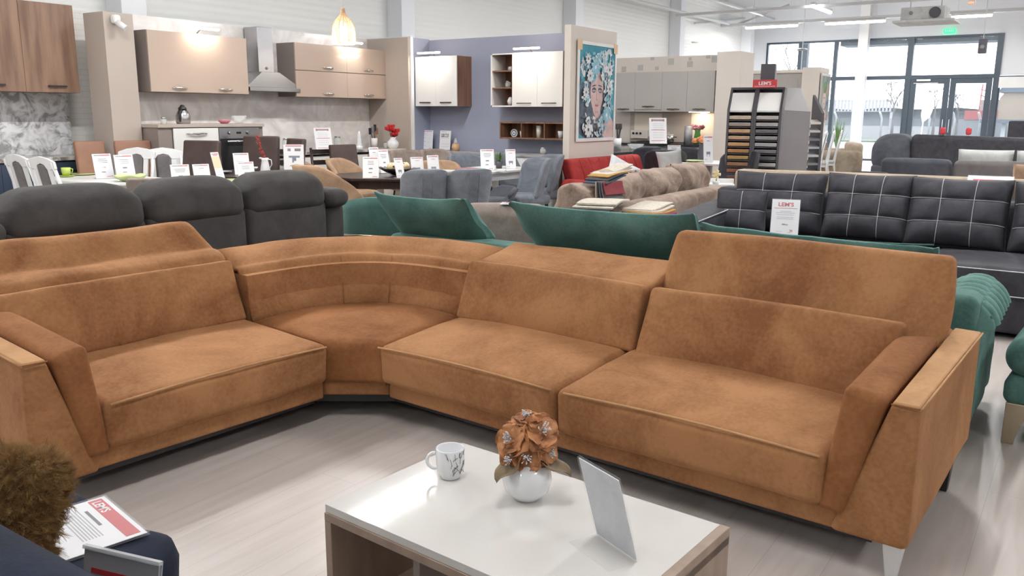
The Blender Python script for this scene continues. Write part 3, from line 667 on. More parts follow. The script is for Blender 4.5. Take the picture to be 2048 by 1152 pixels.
# ---------------------------------------------------------------- navy chair with the fur cushion and two sign holders at the lower left
nv = thing('navy_sofa', 'dark navy velvet seat with scalloped channel front at the lower left, close to the viewer', 'sofa', (.80, 1.60, 0), 0)
for i, y in enumerate((2.06, 1.70, 1.33, .97)):
    MB().lathe([(0, .36), (.92, .36), (.99, .40), (1.0, .44), (.97, .475), (.88, .497), (.6, .503), (0, .505)], n=48, xf=tr(-.10, y-1.6, 0) @ Matrix.Diagonal((.37, .178, 1, 1))).build('channel', 'navy', nv)
MB().soft(.24, .72, .08, .04, xf=tr(-.10, -.08, .28)).build('seat_base', 'navy', nv)
b = MB(); b.soft(.095, .80, .20, .094, n=12, k=5, wr=.004, xf=tr(-.315, -.10, .655)); b.build('backrest', 'navy', nv)
for y in (-.75, .6):
    for x in (-.28, .08): MB().cyl((x, y, .22), (x*1.05, y, 0), .018, .010, n=10).build('leg', 'blackmetal', nv)
M['fur'] = mat('brown_fur', (.10, .05, .018), rough=.9, c2=(.30, .17, .06), scale=26, sheen=.3, bump=1, bscale=90, bdist=.01)
fur = MB(); fur.soft(.17, .25, .045, .044, puff=(0, 0, .04), n=22, k=5, wr=.012, wsc=14)
fo = fur.build('fur_cushion', 'fur'); fo.matrix_world = tr(.672, 1.80, .615) @ rot('Z', 4) @ rot('Y', -62) @ rot('Z', 10)
tag(fo, 'shaggy golden brown fur cushion propped on the dark navy seat', 'cushion')
M['furhair'] = mat('golden_brown_hair', (.17, .085, .022), rough=.7, c2=(.34, .19, .06), scale=30)
pm = fo.modifiers.new('pile', 'PARTICLE_SYSTEM'); ps = fo.particle_systems[0].settings
ps.type = 'HAIR'; ps.count = 9000; ps.hair_length = .012; ps.child_type = 'INTERPOLATED'; ps.rendered_child_count = 8; ps.roughness_1 = .01; ps.roughness_2 = .006; ps.brownian_factor = .01
ps.root_radius = .5; ps.tip_radius = .1; ps.radius_scale = .0016; fo.data.materials.append(M['furhair']); ps.material = 2; ps.clump_factor = .3
# sign lying on the seat (red header with the shop's name)
t = thing('sign_holder', 'clear sign holder with red headed leaflet lying flat on the dark navy seat', 'sign holder', (.930, 1.815, .556), 0)
q = Matrix(((.0, 0, 0, 0),)*4)
a_, b_ = Vector((1.059, 1.945)), Vector((1.011, 1.684))
hd_ = (b_-a_).normalized(); dn_ = Vector((hd_.y, -hd_.x))
t.rotation_euler = (R(0), 0, math.atan2(hd_.y, hd_.x)); t.location = (.925, 1.832, .509)
W2, H2 = .262, .205
s_ = MB(); s_.box(-W2/2, W2/2, -H2/2-.02, H2/2, 0, .0015)
def fb(x0, x1, y0, y1, m): s_.box(x0, x1, y0, y1, .0015, .0021, m)
fb(-.122, .118, H2/2-.042, H2/2-.010, 1); fb(-.075, .02, H2/2-.066, H2/2-.059, 2)
for k in range(7): fb(-.115, .075, H2/2-.078-.007*k, H2/2-.0755-.007*k, 3)
for k in range(4): fb(-.08+.04*k, -.055+.04*k, -H2/2+.005, -H2/2+.006, 3); fb(-.08, -.05+.01*k, -H2/2+.02+.012*k, -H2/2+.021+.012*k, 3)
s_.text("LEM'S", .030, 4, xf=tr(-.075, H2/2-.037, .0021) @ rot('X', -90), depth=.0004, wide=1.0)
s_.build('sheet', ['paper', 'p_red', 'p_dark', 'p_grey', 'paper'], t)
MB().box(-W2/2-.004, W2/2+.004, -H2/2-.024, H2/2+.004, .003, .005).box(-W2/2-.004, W2/2+.004, -H2/2-.024, H2/2+.004, -.003, -.001).build('holder', 'acrylic', t)
t = thing('sign_holder', 'grey sign holder with a bright edge on the navy seat below the red leaflet', 'sign holder', (.775, 1.43, .508), R(-76))
xf = rot('X', -12)
MB().box(-.09, .09, -.002, .002, 0, .12, 0, xf).box(-.07, .07, -.0026, -.002, .075, .085, 1, xf).build('sheet', ['p_grey', 'p_red'], t)
MB().box(-.093, .093, -.005, .005, .118, .125, 0, xf).box(-.093, .093, .003, .005, 0, .12, 0, xf).build('holder', 'foot_acrylic', t)
# ---------------------------------------------------------------- charcoal sofa behind the left run, seen from its back
t = thing('charcoal_sofa', 'charcoal grey sofa with three rounded headrests, its back turned to the rust sofa', 'sofa', (2.02, 4.42, 0), R(0))
# local x along its length (world x), back faces -y
xs = [(.0, .765), (.775, 1.455), (1.465, 2.14)]
for i, (a, b_) in enumerate(xs):
    c = (a+b_)/2; h = (b_-a)/2
    b = MB(); b.soft(h, .085, .30, .04, puff=(0, .02, 0), n=10, wr=.004, seed=i, xf=tr(c, .06, .56)); b.build('back_panel', 'charcoal', t)
    def fn(p, h=h):
        s_ = abs(p.x)/h; z = p.z
        if z > 0: z = z*(1-.62*(max(0, s_-.50)/.50)**2.2)
        return Vector((p.x*(1-.012*max(0, p.z/.125)), p.y + (p.z*.10), z))
    MB().soft(h-.004, .13, .125, .075, puff=(0, .03, .018), fn=fn, n=14, k=5, wr=.004, seed=i+5, xf=tr(c, .09, .930)).build('headrest', 'charcoal', t)
MB().soft(1.12, .40, .12, .04, xf=tr(1.09, .45, .20)).build('base', 'charcoal', t)
MB().soft(1.0, .33, .09, .06, puff=(0, 0, .02), xf=tr(1.09, .52, .40)).build('seat_cushion', 'charcoal', t)
for x in (-.08, 2.25):
    MB().soft(.10, .46, .37, .07, puff=(.02, 0, .01), n=10, xf=tr(x, .46, .475)).build('arm', 'charcoal', t)
    MB().soft(.10, .20, .06, .058, puff=(.01, 0, .01), n=8, k=5, xf=tr(x-.03, .12, .865)).build('arm_roll', 'charcoal', t)
for x in (.0, 2.18):
    for y in (.08, .8): MB().cyl((x, y, 0), (x, y, .09), .02, .03, n=10).build('leg', 'blackmetal', t)

# ---------------------------------------------------------------- teal sofa behind the long side, facing away; its cushions lean over its back
t = thing('teal_sofa', 'teal velvet sofa with a tufted rolled arm, back to back with the rust sofa', 'sofa', (4.02, .16, 0), 0)
MB().soft(.12, 1.70, .28, .05, n=10, xf=tr(.13, 1.87, .41)).build('backrest', 'teal', t)
MB().soft(.30, 1.70, .11, .04, n=6, xf=tr(.42, 1.87, .24)).build('base', 'teal', t)
for y in (.95, 1.95, 2.95): MB().soft(.24, .49, .09, .05, puff=(0, 0, .03), n=10, xf=tr(.46, y-.05, .44)).build('seat_cushion', 'teal', t)
# chesterfield arm: a thick roll pinched by pleats, tufted with buttons
def tufted_arm(y0, nm='arm'):
    b = MB(); L = .86
    def fn(u, v):
        a = -PI*.42 + v*PI*1.62; x = .02+L*u
        pl = abs(math.sin(PI*(u*8 + (.5 if int(v*6) % 2 else 0))))**.6
        e = min(u, 1-u)/.16; cap = math.sqrt(max(0, 1-(1-e)**2)) if e < 1 else 1
        r = .150*(1-.12*(1-pl))*(.12+.88*cap)
        return (x, y0 + r*math.sin(a)*1.05, .515+r*math.cos(a)*1.10)
    b.grid(fn, 96, 28)
    b.soft(L/2-.02, .095, .21, .05, n=10, k=4, wr=.01, wsc=9, xf=tr(.02+L/2, y0, .30))
    return b.build(nm, 'teal', t)
arm1 = tufted_arm(.245)
for i in range(8):
    for j in range(3):
        a = -PI*.10+j*.55; x = .10+i*.09+(.045 if j % 2 else 0)
        MB().soft(.008, .008, .008, .0078, n=2, xf=tr(x, .245+.140*math.sin(-a-.2), .515+.148*math.cos(-a-.2))).build('button', 'teal', arm1)
MB().soft(.28, .10, .22, .09, n=8, xf=tr(.42, 3.62, .36)).build('arm', 'teal', t)
for y in (.35, 3.6):
    for x in (.05, .85): MB().hexa([(x-.015, y-.015, 0), (x+.015, y-.015, 0), (x+.015, y+.015, 0), (x-.015, y+.015, 0), (x-.03, y-.03, .14), (x+.03, y-.03, .14), (x+.03, y+.03, .14), (x-.03, y+.03, .14)]).build('leg', 'gold_leg', t)
def wedge_cushion(ya, yb, label, x=4.26, zb=.675, zt=.96, lean=-.30, sd=0, droop=0):
    """back cushion with a sharp upper edge: thick foot narrower than its flaring top"""
    w = abs(yb-ya)/2; c = (ya+yb)/2
    b = MB()
    def fn(p):
        k = min(1, max(0, (p.z/.14+1)/2))
        y = p.y*(1-.04*(1-k)); th = .13*(1-k)**.6*(1-.75*min(1, abs(p.y/w))**7)+.012
        bul = .045*math.sin(PI*min(1, k*1.05))*(1-(p.y/w)**4)
        sx = -1 if p.x < 0 else 1
        x_ = lean*k + (p.x/.13)*(th+bul)
        pin = .012*math.sin(p.y*70+k*9)*(max(0, abs(p.y/w)-.86)/.14)
        z = zb+(zt-zb)*k - .018*(1-(p.y/w)**2)*k + pin - droop*k*max(0, -p.y/w)
        return Vector((x_, y, z+noise.noise(Vector((p.y*5, k*3, sd)))*.006))
    b.soft(.13, w, .14, .02, fn=fn, n=16, k=2, wr=.003, wsc=6, seed=sd)
    o = b.build('back_cushion', 'teal', loc=(x, c, 0)); tag(o, label, 'cushion')
    MB().tube([(lean, -w+.02+2*w*i/12*.98, zt-.012-.018*(1-((-1+2*i/12))**2)) for i in range(13)], .004, n=6).build('piping', 'teal', o)
    return o
wedge_cushion(3.04, 3.76, 'teal velvet cushion flaring upwards behind the middle of the curved sofa corner', sd=1)
wedge_cushion(1.60, 2.72, 'long teal velvet back cushion left of and behind the raised rust headrest', sd=2, zt=.965)
wedge_cushion(.50, 1.575, 'teal velvet back cushion mostly hidden behind the raised rust headrest', sd=3, zt=.925, zb=.66, droop=.02)
# ottoman with champagne leg
t = thing('teal_ottoman', 'teal velvet ottoman on a curved champagne metal leg at the right edge', 'ottoman', (4.66, -.10, 0), R(-4))
MB().soft(.45, .30, .085, .08, puff=(0, 0, .04), n=12, k=5, xf=tr(0, 0, .40)).build('cushion', 'teal', t)
MB().soft(.44, .29, .07, .05, n=8, xf=tr(0, 0, .245)).build('base', 'teal', t)
for sx in (-1, 1):
    b = MB()
    poly = [(-.27, 0), (-.225, 0), (-.20, .10), (-.16, .145), (-.10, .16), (.10, .16), (.16, .145), (.20, .10), (.225, 0), (.27, 0), (.27, .19), (-.27, .19)]
    b.prism(poly, sx*.41-.02, sx*.41+.02, 'x').build('leg', 'gold_leg', t, bevel=.003)
# teal shell armchair end with gold piping, behind the charcoal sofa
t = thing('teal_armchair', 'teal armchair with thin gold piping showing between charcoal sofa and teal cushion', 'armchair', (4.92, 4.45, 0), R(-70))
b = MB()
def fn(u, v):
    a = PI*(.02+.96*u) + PI; z = .14+(.70-.16*math.sin(PI*u)*0)*v*(1-.28*abs(2*u-1)**2.0)
    r = .42+.03*v
    return (r*math.cos(a), r*.95*math.sin(a)+.05, z)
b.grid(fn, 30, 10).build('shell', 'teal', t, solid=.07)
MB().tube([(.455*math.cos(PI*(.02+.96*u/20)+PI), .455*.95*math.sin(PI*(.02+.96*u/20)+PI)+.05, .50+.06*math.sin(PI*u/20)) for u in range(21)], .006, n=6).build('piping', 'gold', t)
MB().soft(.33, .33, .10, .07, puff=(0, 0, .03), xf=tr(0, .05, .37)).build('seat', 'teal', t)
for a in (45, 135, 225, 315): MB().cyl((.28*math.cos(R(a)), .28*math.sin(R(a)), 0), (.25*math.cos(R(a)), .25*math.sin(R(a)), .28), .012, .02, n=8).build('leg', 'gold', t)
# greige armchair
t = thing('greige_armchair', 'greige velvet armchair with a rounded arm, behind the gap between the two teal cushions', 'armchair', (5.06, 3.47, 0), R(-62))
MB().soft(.31, .10, .38, .09, puff=(0, .01, .01), n=8, k=5, xf=tr(0, -.30, .46)).build('backrest', 'greige_v', t)
for sx in (-1, 1): MB().soft(.08, .32, .28, .07, n=8, k=5, xf=tr(sx*.27, 0, .34)).build('arm', 'greige_v', t)
MB().soft(.20, .28, .12, .05, puff=(0, 0, .03), xf=tr(0, .02, .36)).build('seat', 'greige_v', t)
for sx in (-1, 1):
    for sy in (-1, 1): MB().cyl((sx*.25, sy*.27, 0), (sx*.25, sy*.27, .09), .018, n=8).build('leg', 'blackmetal', t)
o = MB().box(-.07, .07, -.05, .05, 0, .002, 0).box(-.02, .05, -.02, .02, .002, .003, 1).build('price_card', ['paper', 'p_red'], loc=(4.80, 3.30, .846), rz=.5)
tag(o, 'white price card with a red print lying on the greige armchair', 'price card')

# ---------------------------------------------------------------- black tufted sofa facing the aisle
t = thing('black_sofa', 'long black leatherette sofa with white contrast stitching behind the teal sofa', 'sofa', (6.27, 2.78, 0), R(-90))
# local x runs towards world -y, local y towards world +x; front at y=0
L = 5.2
MB().soft(L/2, .50, .13, .03, n=6, xf=tr(L/2, .56, .17)).build('base', 'black', t)
MB().soft(L/2, .12, .30, .05, n=6, xf=tr(L/2, 1.20, .52)).build('backrest', 'black', t)
for i in range(6):
    x0 = .32+.785*i
    c = MB().soft(.388, .40, .10, .035, puff=(0, 0, .025), n=8, wr=.003, seed=i, xf=tr(x0+.39, .42, .38)).build('seat_cushion', 'black', t)
    MB().tube([(x0+.02+.74*k/8, .013, .465) for k in range(9)], .0035, n=6).build('stitching', 'white_f', c)
    MB().tube([(x0+.02+.74*k/8, .013, .30) for k in range(9)], .0035, n=6).build('stitching', 'white_f', c)
ar = MB().softhex([(.0, -.92, .05), (.27, -.92, .05), (.27, 1.25, .05), (.0, 1.25, .05), (-.03, -.90, .60), (.30, -.90, .60), (.30, 1.25, .72), (-.03, 1.25, .72)], .04, n=8).build('arm', 'black', t)
MB().soft(.42, .46, .10, .035, puff=(0, 0, .02), n=8, xf=tr(.73, -.44, .38)).build('chaise_cushion', 'black', t); MB().soft(.43, .45, .13, .03, n=4, xf=tr(.72, -.44, .17)).build('chaise_base', 'black', t)
MB().tube([(.302, -.9+2.1*k/10, .595+.0115*k) for k in range(11)], .0035, n=6).build('stitching', 'white_f', ar)
def tufted(x, y, z, w, h, th, rz, lean, label, nx=3, nz=3, sd=0, name='tufted_cushion', group=None):
    xf = rot('X', lean)
    r = thing(name, label, 'cushion', (x, y, z), rz, group)
    b = MB(); b.pillow(w, h, th, ear=.055, n=36, xf=xf @ tr(0, 0, h/2), seed=sd, tuft=(nx, nz), dimple=.26, wr=.003, p=.40).build('cover', 'black', r)
    def surf(a, c_):
        e = th/2*((max(0, 1-a**4))**.40)*((max(0, 1-c_**4))**.40)*.74/.70
        return e
    for k in range(1, nx):
        a = -1+2*k/nx
        pts = [xf @ Vector((a*w/2*(1-.055*(1-c_*c_)), -surf(a, c_)*.70-.0045, h/2+c_*h/2*(1-.055*(1-a*a)))) for c_ in [-.98+1.96*i/24 for i in range(25)]]
        MB().tube(pts, .0026, n=5).build('stitching', 'stitch', r)
    for k in range(1, nz):
        c_ = -1+2*k/nz
        pts = [xf @ Vector((a*w/2*(1-.055*(1-c_*c_)), -surf(a, c_)*.70-.0045, h/2+c_*h/2*(1-.055*(1-a*a)))) for a in [-.98+1.96*i/24 for i in range(25)]]
        MB().tube(pts, .0026, n=5).build('stitching', 'stitch', r)
    pts = [xf @ Vector((w/2*.985*sx, 0, h/2+h/2*.985*sz)) for sx, sz in ((-1, -1), (1, -1), (1, 1), (-1, 1))]
    ring = []
    for i in range(4):
        for k in range(8):
            u = k/8; p = pts[i].lerp(pts[(i+1) % 4], u); cen = xf @ Vector((0, 0, h/2)); p = p + (cen-p)*.055*4*u*(1-u); ring.append(p)
    MB().tube(ring, .008, n=6, closed=True).build('welt', 'black', r)
    return r
rzb = R(-90)
tufted(7.08, 2.15, .48, .76, .52, .24, rzb+R(4), -16, 'black tufted back cushion at the far left end of the black sofa', sd=1)
tufted(7.04, 1.44, .48, .66, .54, .26, rzb, -17, 'black tufted back cushion right of the price sign on the black sofa', sd=2)
tufted(7.02, .80, .48, .70, .54, .26, rzb, -18, 'black tufted back cushion above the top right corner of the raised rust headrest', sd=3)
tufted(7.02, .10, .48, .70, .53, .26, rzb, -17, 'black tufted back cushion cut by the right edge of the photo', sd=4)
tufted(6.86, 2.38, .485, .42, .37, .16, rzb+R(10), -20, 'small black square cushion with a stitched cross in the left corner of the black sofa', nx=2, nz=2, sd=6)
# price sign with the shop's name on the black sofa
t = thing('price_sign', 'large white price sign with red shop name standing on the black sofa', 'sign', (6.55, 1.915, .51), R(-76))
xf = rot('X', -14); W3, H3 = .205, .31
s_ = MB(); s_.box(-W3/2, W3/2, -.0015, .0015, 0, H3, 0, xf)
def pb(x0, x1, z0, z1, m): s_.box(x0*W3, x1*W3, -.0024, -.0015, z0*H3, z1*H3, m, xf)
pb(-.42, .42, .775, .785, 1); pb(-.38, .38, .10, .125, 1)
for z, a in ((.70, .2), (.66, .34), (.61, .32), (.55, .3), (.51, .3)): pb(-a, a, z, z+.012, 3)
s_.text("LEM'S", .042, 1, xf=xf @ tr(0, -.002, .83*H3), wide=1.15)
s_.text("1.290", .026, 2, xf=xf @ tr(0, -.002, .37*H3)) if False else None
pb(-.10, .12, .36, .375, 2); pb(-.10, .02, .38, .39, 2)
s_.text("36", .024, 1, xf=xf @ tr(.05, -.002, .20*H3)); pb(-.3, -.08, .19, .2, 3); pb(.12, .26, .17, .18, 3)
s_.build('sheet', ['paper', 'p_red', 'p_dark', 'p_grey'], t)
MB().box(-W3/2-.004, W3/2+.004, -.006, -.003, 0, H3+.004, 0, xf).box(-W3/2-.004, W3/2+.004, .003, .006, 0, H3+.004, 0, xf).build('holder', 'acrylic', t)
# ---------------------------------------------------------------- light tan sofa back to back with the black one
t = thing('tan_sofa', 'sofa whose tan top edge shows as a thin strip above the black cushions', 'sofa', (7.78, 2.62, 0), R(-90))
MB().soft(1.75, .09, .46, .05, puff=(0, 0, .01), n=10, wr=.004, xf=tr(1.62, .0, .50)).build('backrest', 'beige_f', t)
MB().soft(1.7, .40, .19, .05, n=6, xf=tr(1.62, .48, .25)).build('base', 'beige_f', t)
for x in (0, 3.24): MB().soft(.10, .45, .30, .08, n=6, xf=tr(x, .45, .34)).build('arm', 'beige_f', t)
t = thing('price_sign', 'red and white price sign lying on the tan strip behind the black cushions', 'sign', (7.62, .66, .875), R(-94))
xf = rot('X', -30)
MB().box(-.16, .16, -.002, .002, 0, .13, 0, xf).box(-.12, .14, -.003, -.002, .03, .10, 1, xf).box(-.10, .12, -.0034, -.003, .058, .064, 0, xf).build('sheet', ['paper', 'p_red'], t)
MB().box(-.165, .165, -.005, -.0035, 0, .134, 0, xf).build('holder', 'acrylic', t)

# ---------------------------------------------------------------- taupe velvet sofa with swatch books
t = thing('taupe_sofa', 'taupe velvet sofa with a long low back seen from behind, left of the black sofa', 'sofa', (5.72, 2.98, 0), 0)
L = 2.65
MB().softhex([(0, 0, .12), (L, 0, .12), (L, .20, .12), (0, .20, .12), (0, -.02, .74), (L, -.02, .74), (L, .17, .76), (0, .17, .76)], .05, puff=(0, .01, .01), n=14, wr=.006).build('backrest', 'taupe_v', t)
MB().soft(L/2, .48, .16, .05, n=8, xf=tr(L/2, .60, .24)).build('base', 'taupe_v', t)
MB().soft(L/2-.2, .40, .08, .05, puff=(0, 0, .02), n=10, xf=tr(L/2, .65, .44)).build('seat_cushion', 'taupe_v', t)
for x in (-.06, L+.02): MB().softhex([(x-.10, 0, .1), (x+.10, 0, .1), (x+.10, 1.05, .1), (x-.10, 1.05, .1), (x-.12, -.02, .74), (x+.12, -.02, .74), (x+.12, 1.05, .62), (x-.12, 1.05, .62)], .07, n=8, k=4).build('arm', 'taupe_v', t)
def bigcush(x, y, w, h, label, sd):
    b = MB()
    b.pillow(w, h, .36, ear=.05, n=26, xf=tr(0, 0, h/2) @ rot('X', 10), seed=sd, wr=.035, p=.55)
    tag(b.build('velvet_cushion', 'taupe_v', loc=(x, y, .50), rz=R(-4)), label, 'cushion')
bigcush(6.60, 3.42, .72, .45, 'plump taupe velvet cushion nearest the swatch books on the taupe sofa', 3)
bigcush(7.38, 3.44, .74, .46, 'plump taupe velvet cushion in the middle of the taupe sofa back', 5)
bigcush(8.17, 3.45, .74, .48, 'plump taupe velvet cushion at the far right end of the taupe sofa', 8)
bigcush(6.02, 3.40, .50, .42, 'small taupe velvet cushion under the hanging swatches on the taupe sofa', 11)
# the fan of fabric samples hanging over the back
sw = thing('fabric_swatch_book', 'fabric swatch book draped over the left end of the taupe sofa', 'swatch book', (5.98, 3.22, .915), R(-14))
cols = [('swatch_dark', (.05, .05, .06)), ('swatch_slate', (.09, .095, .12)), ('swatch_grey', (.14, .13, .14)), ('swatch_wine', (.22, .03, .04)), ('swatch_navy', (.03, .06, .10)), ('swatch_ochre', (.45, .25, .06)), ('swatch_cream', (.62, .56, .48)), ('swatch_sand', (.42, .34, .27))]
for n_, c_ in cols: mat(n_, c_, rough=.8, c2=tuple(x*.8 for x in c_), scale=40)
mats_ = [c_[0] for c_ in cols]
for k in range(5):
    MB().soft(.115, .004, .15-.024*k, .003, n=6, fn=lambda p, k=k: Vector((p.x+.01*k, p.y-.04*(p.z/.15)**2*(1 if p.z < 0 else .2), p.z)), wr=.004, seed=k, xf=tr(0, -.055-.012*k, -.13+.024*k) @ rot('X', -6-3*k)).build('swatch', mats_[(7, 0, 1, 2, 3)[k]], sw)
for k in range(6):
    MB().soft(.16-.01*k, .11, .005, .003, n=6, fn=lambda p, k=k: Vector((p.x, p.y, p.z+.012*math.sin(p.x*9+k))), wr=.005, seed=k+9, xf=tr(.08+.045*k, .03+.02*k, .028+.016*k) @ rot('Z', 12-5*k) @ rot('Y', -5-2*k)).build('swatch', mats_[(4, 0, 5, 6, 7, 6)[k]], sw)
def swbook(loc, rz, label, seq, w=.46, d=.26, fan=.05, yf=-.018, name='fabric_swatch_book'):
    t = thing(name, label, 'swatch book', loc, rz)
    z = 0
    for k, m_ in enumerate(seq):
        MB().soft(w/2, d/2, .007, .003, n=6, fn=lambda p, k=k: Vector((p.x+fan*k, p.y+yf*k, p.z+.01*math.sin(p.x*8+k))), wr=.003, seed=k, xf=tr(0, 0, z+.008)).build('swatch', m_, t); z += .0145
    return t
mat('swatch_blue', (.03, .12, .22), rough=.8); mat('swatch_plum', (.24, .02, .10), rough=.8); mat('swatch_green', (.03, .10, .085), rough=.8)
swbook((5.62, 3.06, .765), R(15), 'open pale sample book lying at the near end of the taupe sofa back', ['swatch_dark', 'swatch_cream', 'swatch_cream'], .5, .30)
swbook((5.75, 2.64, .655), R(4), 'stack of teal, blue, plum and ochre fabric samples lying on the black sofa arm', ['swatch_green', 'swatch_blue', 'swatch_plum', 'swatch_plum', 'swatch_ochre', 'swatch_cream', 'swatch_cream'], .50, .24, .055, .030)

# ---------------------------------------------------------------- red sofa by the painting
t = thing('red_sofa', 'red fabric sofa bed below the panel with the painting', 'sofa', (9.62, 5.50, 0), R(-1))
L = 2.05
MB().softhex([(.0, -.02, .38), (L, -.02, .38), (L, .16, .38), (0, .16, .38), (0, .16, .87), (L, .16, .87), (L, .32, .87), (0, .32, .87)], .05, puff=(0, .02, 0), n=12).build('backrest', 'red', t)
for k in range(1, 8): MB().tube([(L*k/8, -.024+.18*i/6-.018*math.sin(PI*i/6), .40+.46*i/6) for i in range(7)], .005, n=5).build('seam', 'red', t)
MB().soft(L/2, .45, .10, .05, puff=(0, 0, .01), n=8, xf=tr(L/2, -.35, .37)).build('seat', 'red', t)
MB().soft(L/2, .42, .12, .03, n=6, xf=tr(L/2, -.32, .17)).build('base', 'red', t)
for x in (-.12, L+.12): MB().soft(.10, .50, .30, .09, n=8, k=4, xf=tr(x, -.32, .33)).build('arm', 'red', t)
def pillow_thing(loc, w, h, th, rz, lean, roll, mt, label, name='throw_pillow', sd=0):
    b = MB(); b.pillow(w, h, th, ear=.10, n=16, seed=sd, wr=.01)
    o = b.build(name, mt); o.matrix_world = tr(*loc) @ rot('Z', rz) @ rot('X', lean) @ rot('Y', roll); return tag(o, label, 'pillow')
pillow_thing((9.10, 4.62, .74), .42, .42, .15, -30, -25, 30, 'white_f', 'white pillow standing on its corner before the red sofa', sd=2)
pillow_thing((10.95, 4.82, .79), .38, .38, .14, -45, -14, -6, 'lightgrey', 'pale grey square pillow at the right end of the red sofa', sd=4)
o = MB().box(-.07, .07, -.002, .002, 0, .10).build('price_card', 'paper', loc=(9.55, 4.7, .70), rz=R(-50)); tag(o, 'small blank price card right of the white pillow', 'price card')

# ---------------------------------------------------------------- grey and black sofas far right
def back_sofa(name, label, loc, rz, L, H, mt, seat=.44, arm=True, band=None, D=.95, ah=None):
    t = thing(name, label, 'sofa', loc, rz)
    MB().softhex([(0, .0, .10), (L, .0, .10), (L, .22, .10), (0, .22, .10), (0, -.06, H), (L, -.06, H), (L, .14, H), (0, .14, H)], .06, puff=(0, .015, .012), n=12, k=4, wr=.004).build('backrest', mt, t)
    MB().soft(L/2, D/2-.05, .17, .04, n=6, xf=tr(L/2, D/2+.05, .24)).build('base', mt, t)
    for i in range(max(1, round(L/.8))):
        w = L/max(1, round(L/.8)); MB().soft(w/2-.004, D/2-.12, .07, .04, puff=(0, 0, .02), n=6, xf=tr(w*(i+.5), D/2+.08, .44)).build('seat_cushion', mt, t)
    if arm:
        for x in (-.1, L+.1): MB().soft(.11, D/2, .28, .09, n=6, k=4, xf=tr(x, D/2, ah or .36)).build('arm', mt, t)
    if band: MB().tube([(.02, -.05, band), (L-.02, -.05, band)], .006, n=6).build('piping', mt, t)
    return t
# both show their backs: local -y faces the aisle, so rz=-90 puts the back plane at constant x
back_sofa('slate_sofa', 'slate grey sofa with a tall smooth back just left of the mid grey sofa', (12.2, 2.34, 0), R(-90), .84, .90, 'slate', band=.66, arm=False)
back_sofa('grey_sofa', 'mid grey sofa back with two pale cushions rising behind it', (12.2, 1.47, 0), R(-90), 2.4, .90, 'midgrey', band=.62, arm=False)
back_sofa('black_low_sofa', 'low black sofa end just left of the slate grey sofa', (11.6, 2.62, 0), R(-90), .5, .74, 'black', arm=False)
def cush(loc, w, h, th, rz, mt, label, sd=0):
    b = MB(); b.pillow(w, h, th, ear=.03, n=16, seed=sd, wr=.008, p=.4)
    o = b.build('back_cushion', mt, loc=loc, rz=rz); return tag(o, label, 'cushion')
cush((12.62, 1.165, .82), .64, .42, .22, R(-90), 'lightgrey', 'pale grey back cushion, the left of two on the mid grey sofa', 1)
cush((12.62, .48, .82), .68, .42, .22, R(-90), 'lightgrey', 'pale grey back cushion at the picture edge on the mid grey sofa', 2)
cush((9.6, .36, .80), .56, .40, .24, R(-90), 'tan_v', 'brown cushion peeping over the black cushions at the right edge', 3)
t = thing('bronze_sofa', 'low brown sofa between black sofa and grey sofa, mostly hidden', 'sofa', (9.8, .95, 0), R(-90))
MB().soft(.9, .10, .40, .05, n=6, xf=tr(.9, 0, .45)).build('backrest', 'taupe_v', t); MB().soft(.9, .4, .2, .05, n=6, xf=tr(.9, .45, .25)).build('seat', 'taupe_v', t)
# dark sofa with a big rolled arm before the entrance
t = thing('black_rolled_sofa', 'dark velvet sofa with a high round arm in front of the entrance doors', 'sofa', (18.6, 3.05, 0), R(-90))
L = 3.4
MB().softhex([(0, 0, .1), (L, 0, .1), (L, .25, .1), (0, .25, .1), (0, -.03, 1.10), (L, -.03, 1.04), (L, .2, 1.04), (0, .2, 1.10)], .09, n=10, k=4).build('backrest', 'black', t)
MB().soft(L/2, .5, .3, .06, n=6, xf=tr(L/2, .6, .33)).build('seat', 'black', t)
b = MB()
b.soft(.42, .55, .42, .36, n=8, k=6, xf=tr(-.35, .45, .68)); b.build('arm', 'slate', t)
MB().soft(.36, .50, .22, .05, n=6, xf=tr(-.35, .45, .25)).build('arm_base', 'slate', t)
# beige sofa near the shop window
t = thing('beige_sofa', 'beige two seat sofa with rolled arms in front of the white window column', 'sofa', (20.4, 4.9, 0), R(-160))
# its front looks back along the hall
for sx in (-1, 1): MB().soft(.14, .46, .34, .13, n=6, k=5, xf=tr(sx*.82, 0, .36)).build('arm', 'beige_f', t)
MB().soft(.70, .12, .40, .08, n=8, xf=tr(0, .36, .46)).build('backrest', 'beige_f', t)
for sx in (-1, 1): MB().soft(.335, .36, .10, .05, puff=(0, 0, .03), n=6, xf=tr(sx*.34, -.08, .40)).build('seat_cushion', 'beige_f', t)
MB().soft(.70, .40, .12, .03, n=6, xf=tr(0, -.02, .18)).build('base', 'beige_f', t)
t2 = pillow_thing((20.15, 5.15, .72), .5, .36, .16, 30, -15, 8, 'taupe_v', 'brown pillow leaning in the left corner of the beige sofa', sd=3)
pillow_thing((20.55, 5.35, .78), .36, .3, .14, 10, -15, 0, 'slate', 'dark pillow behind the brown pillow on the beige sofa', sd=4)
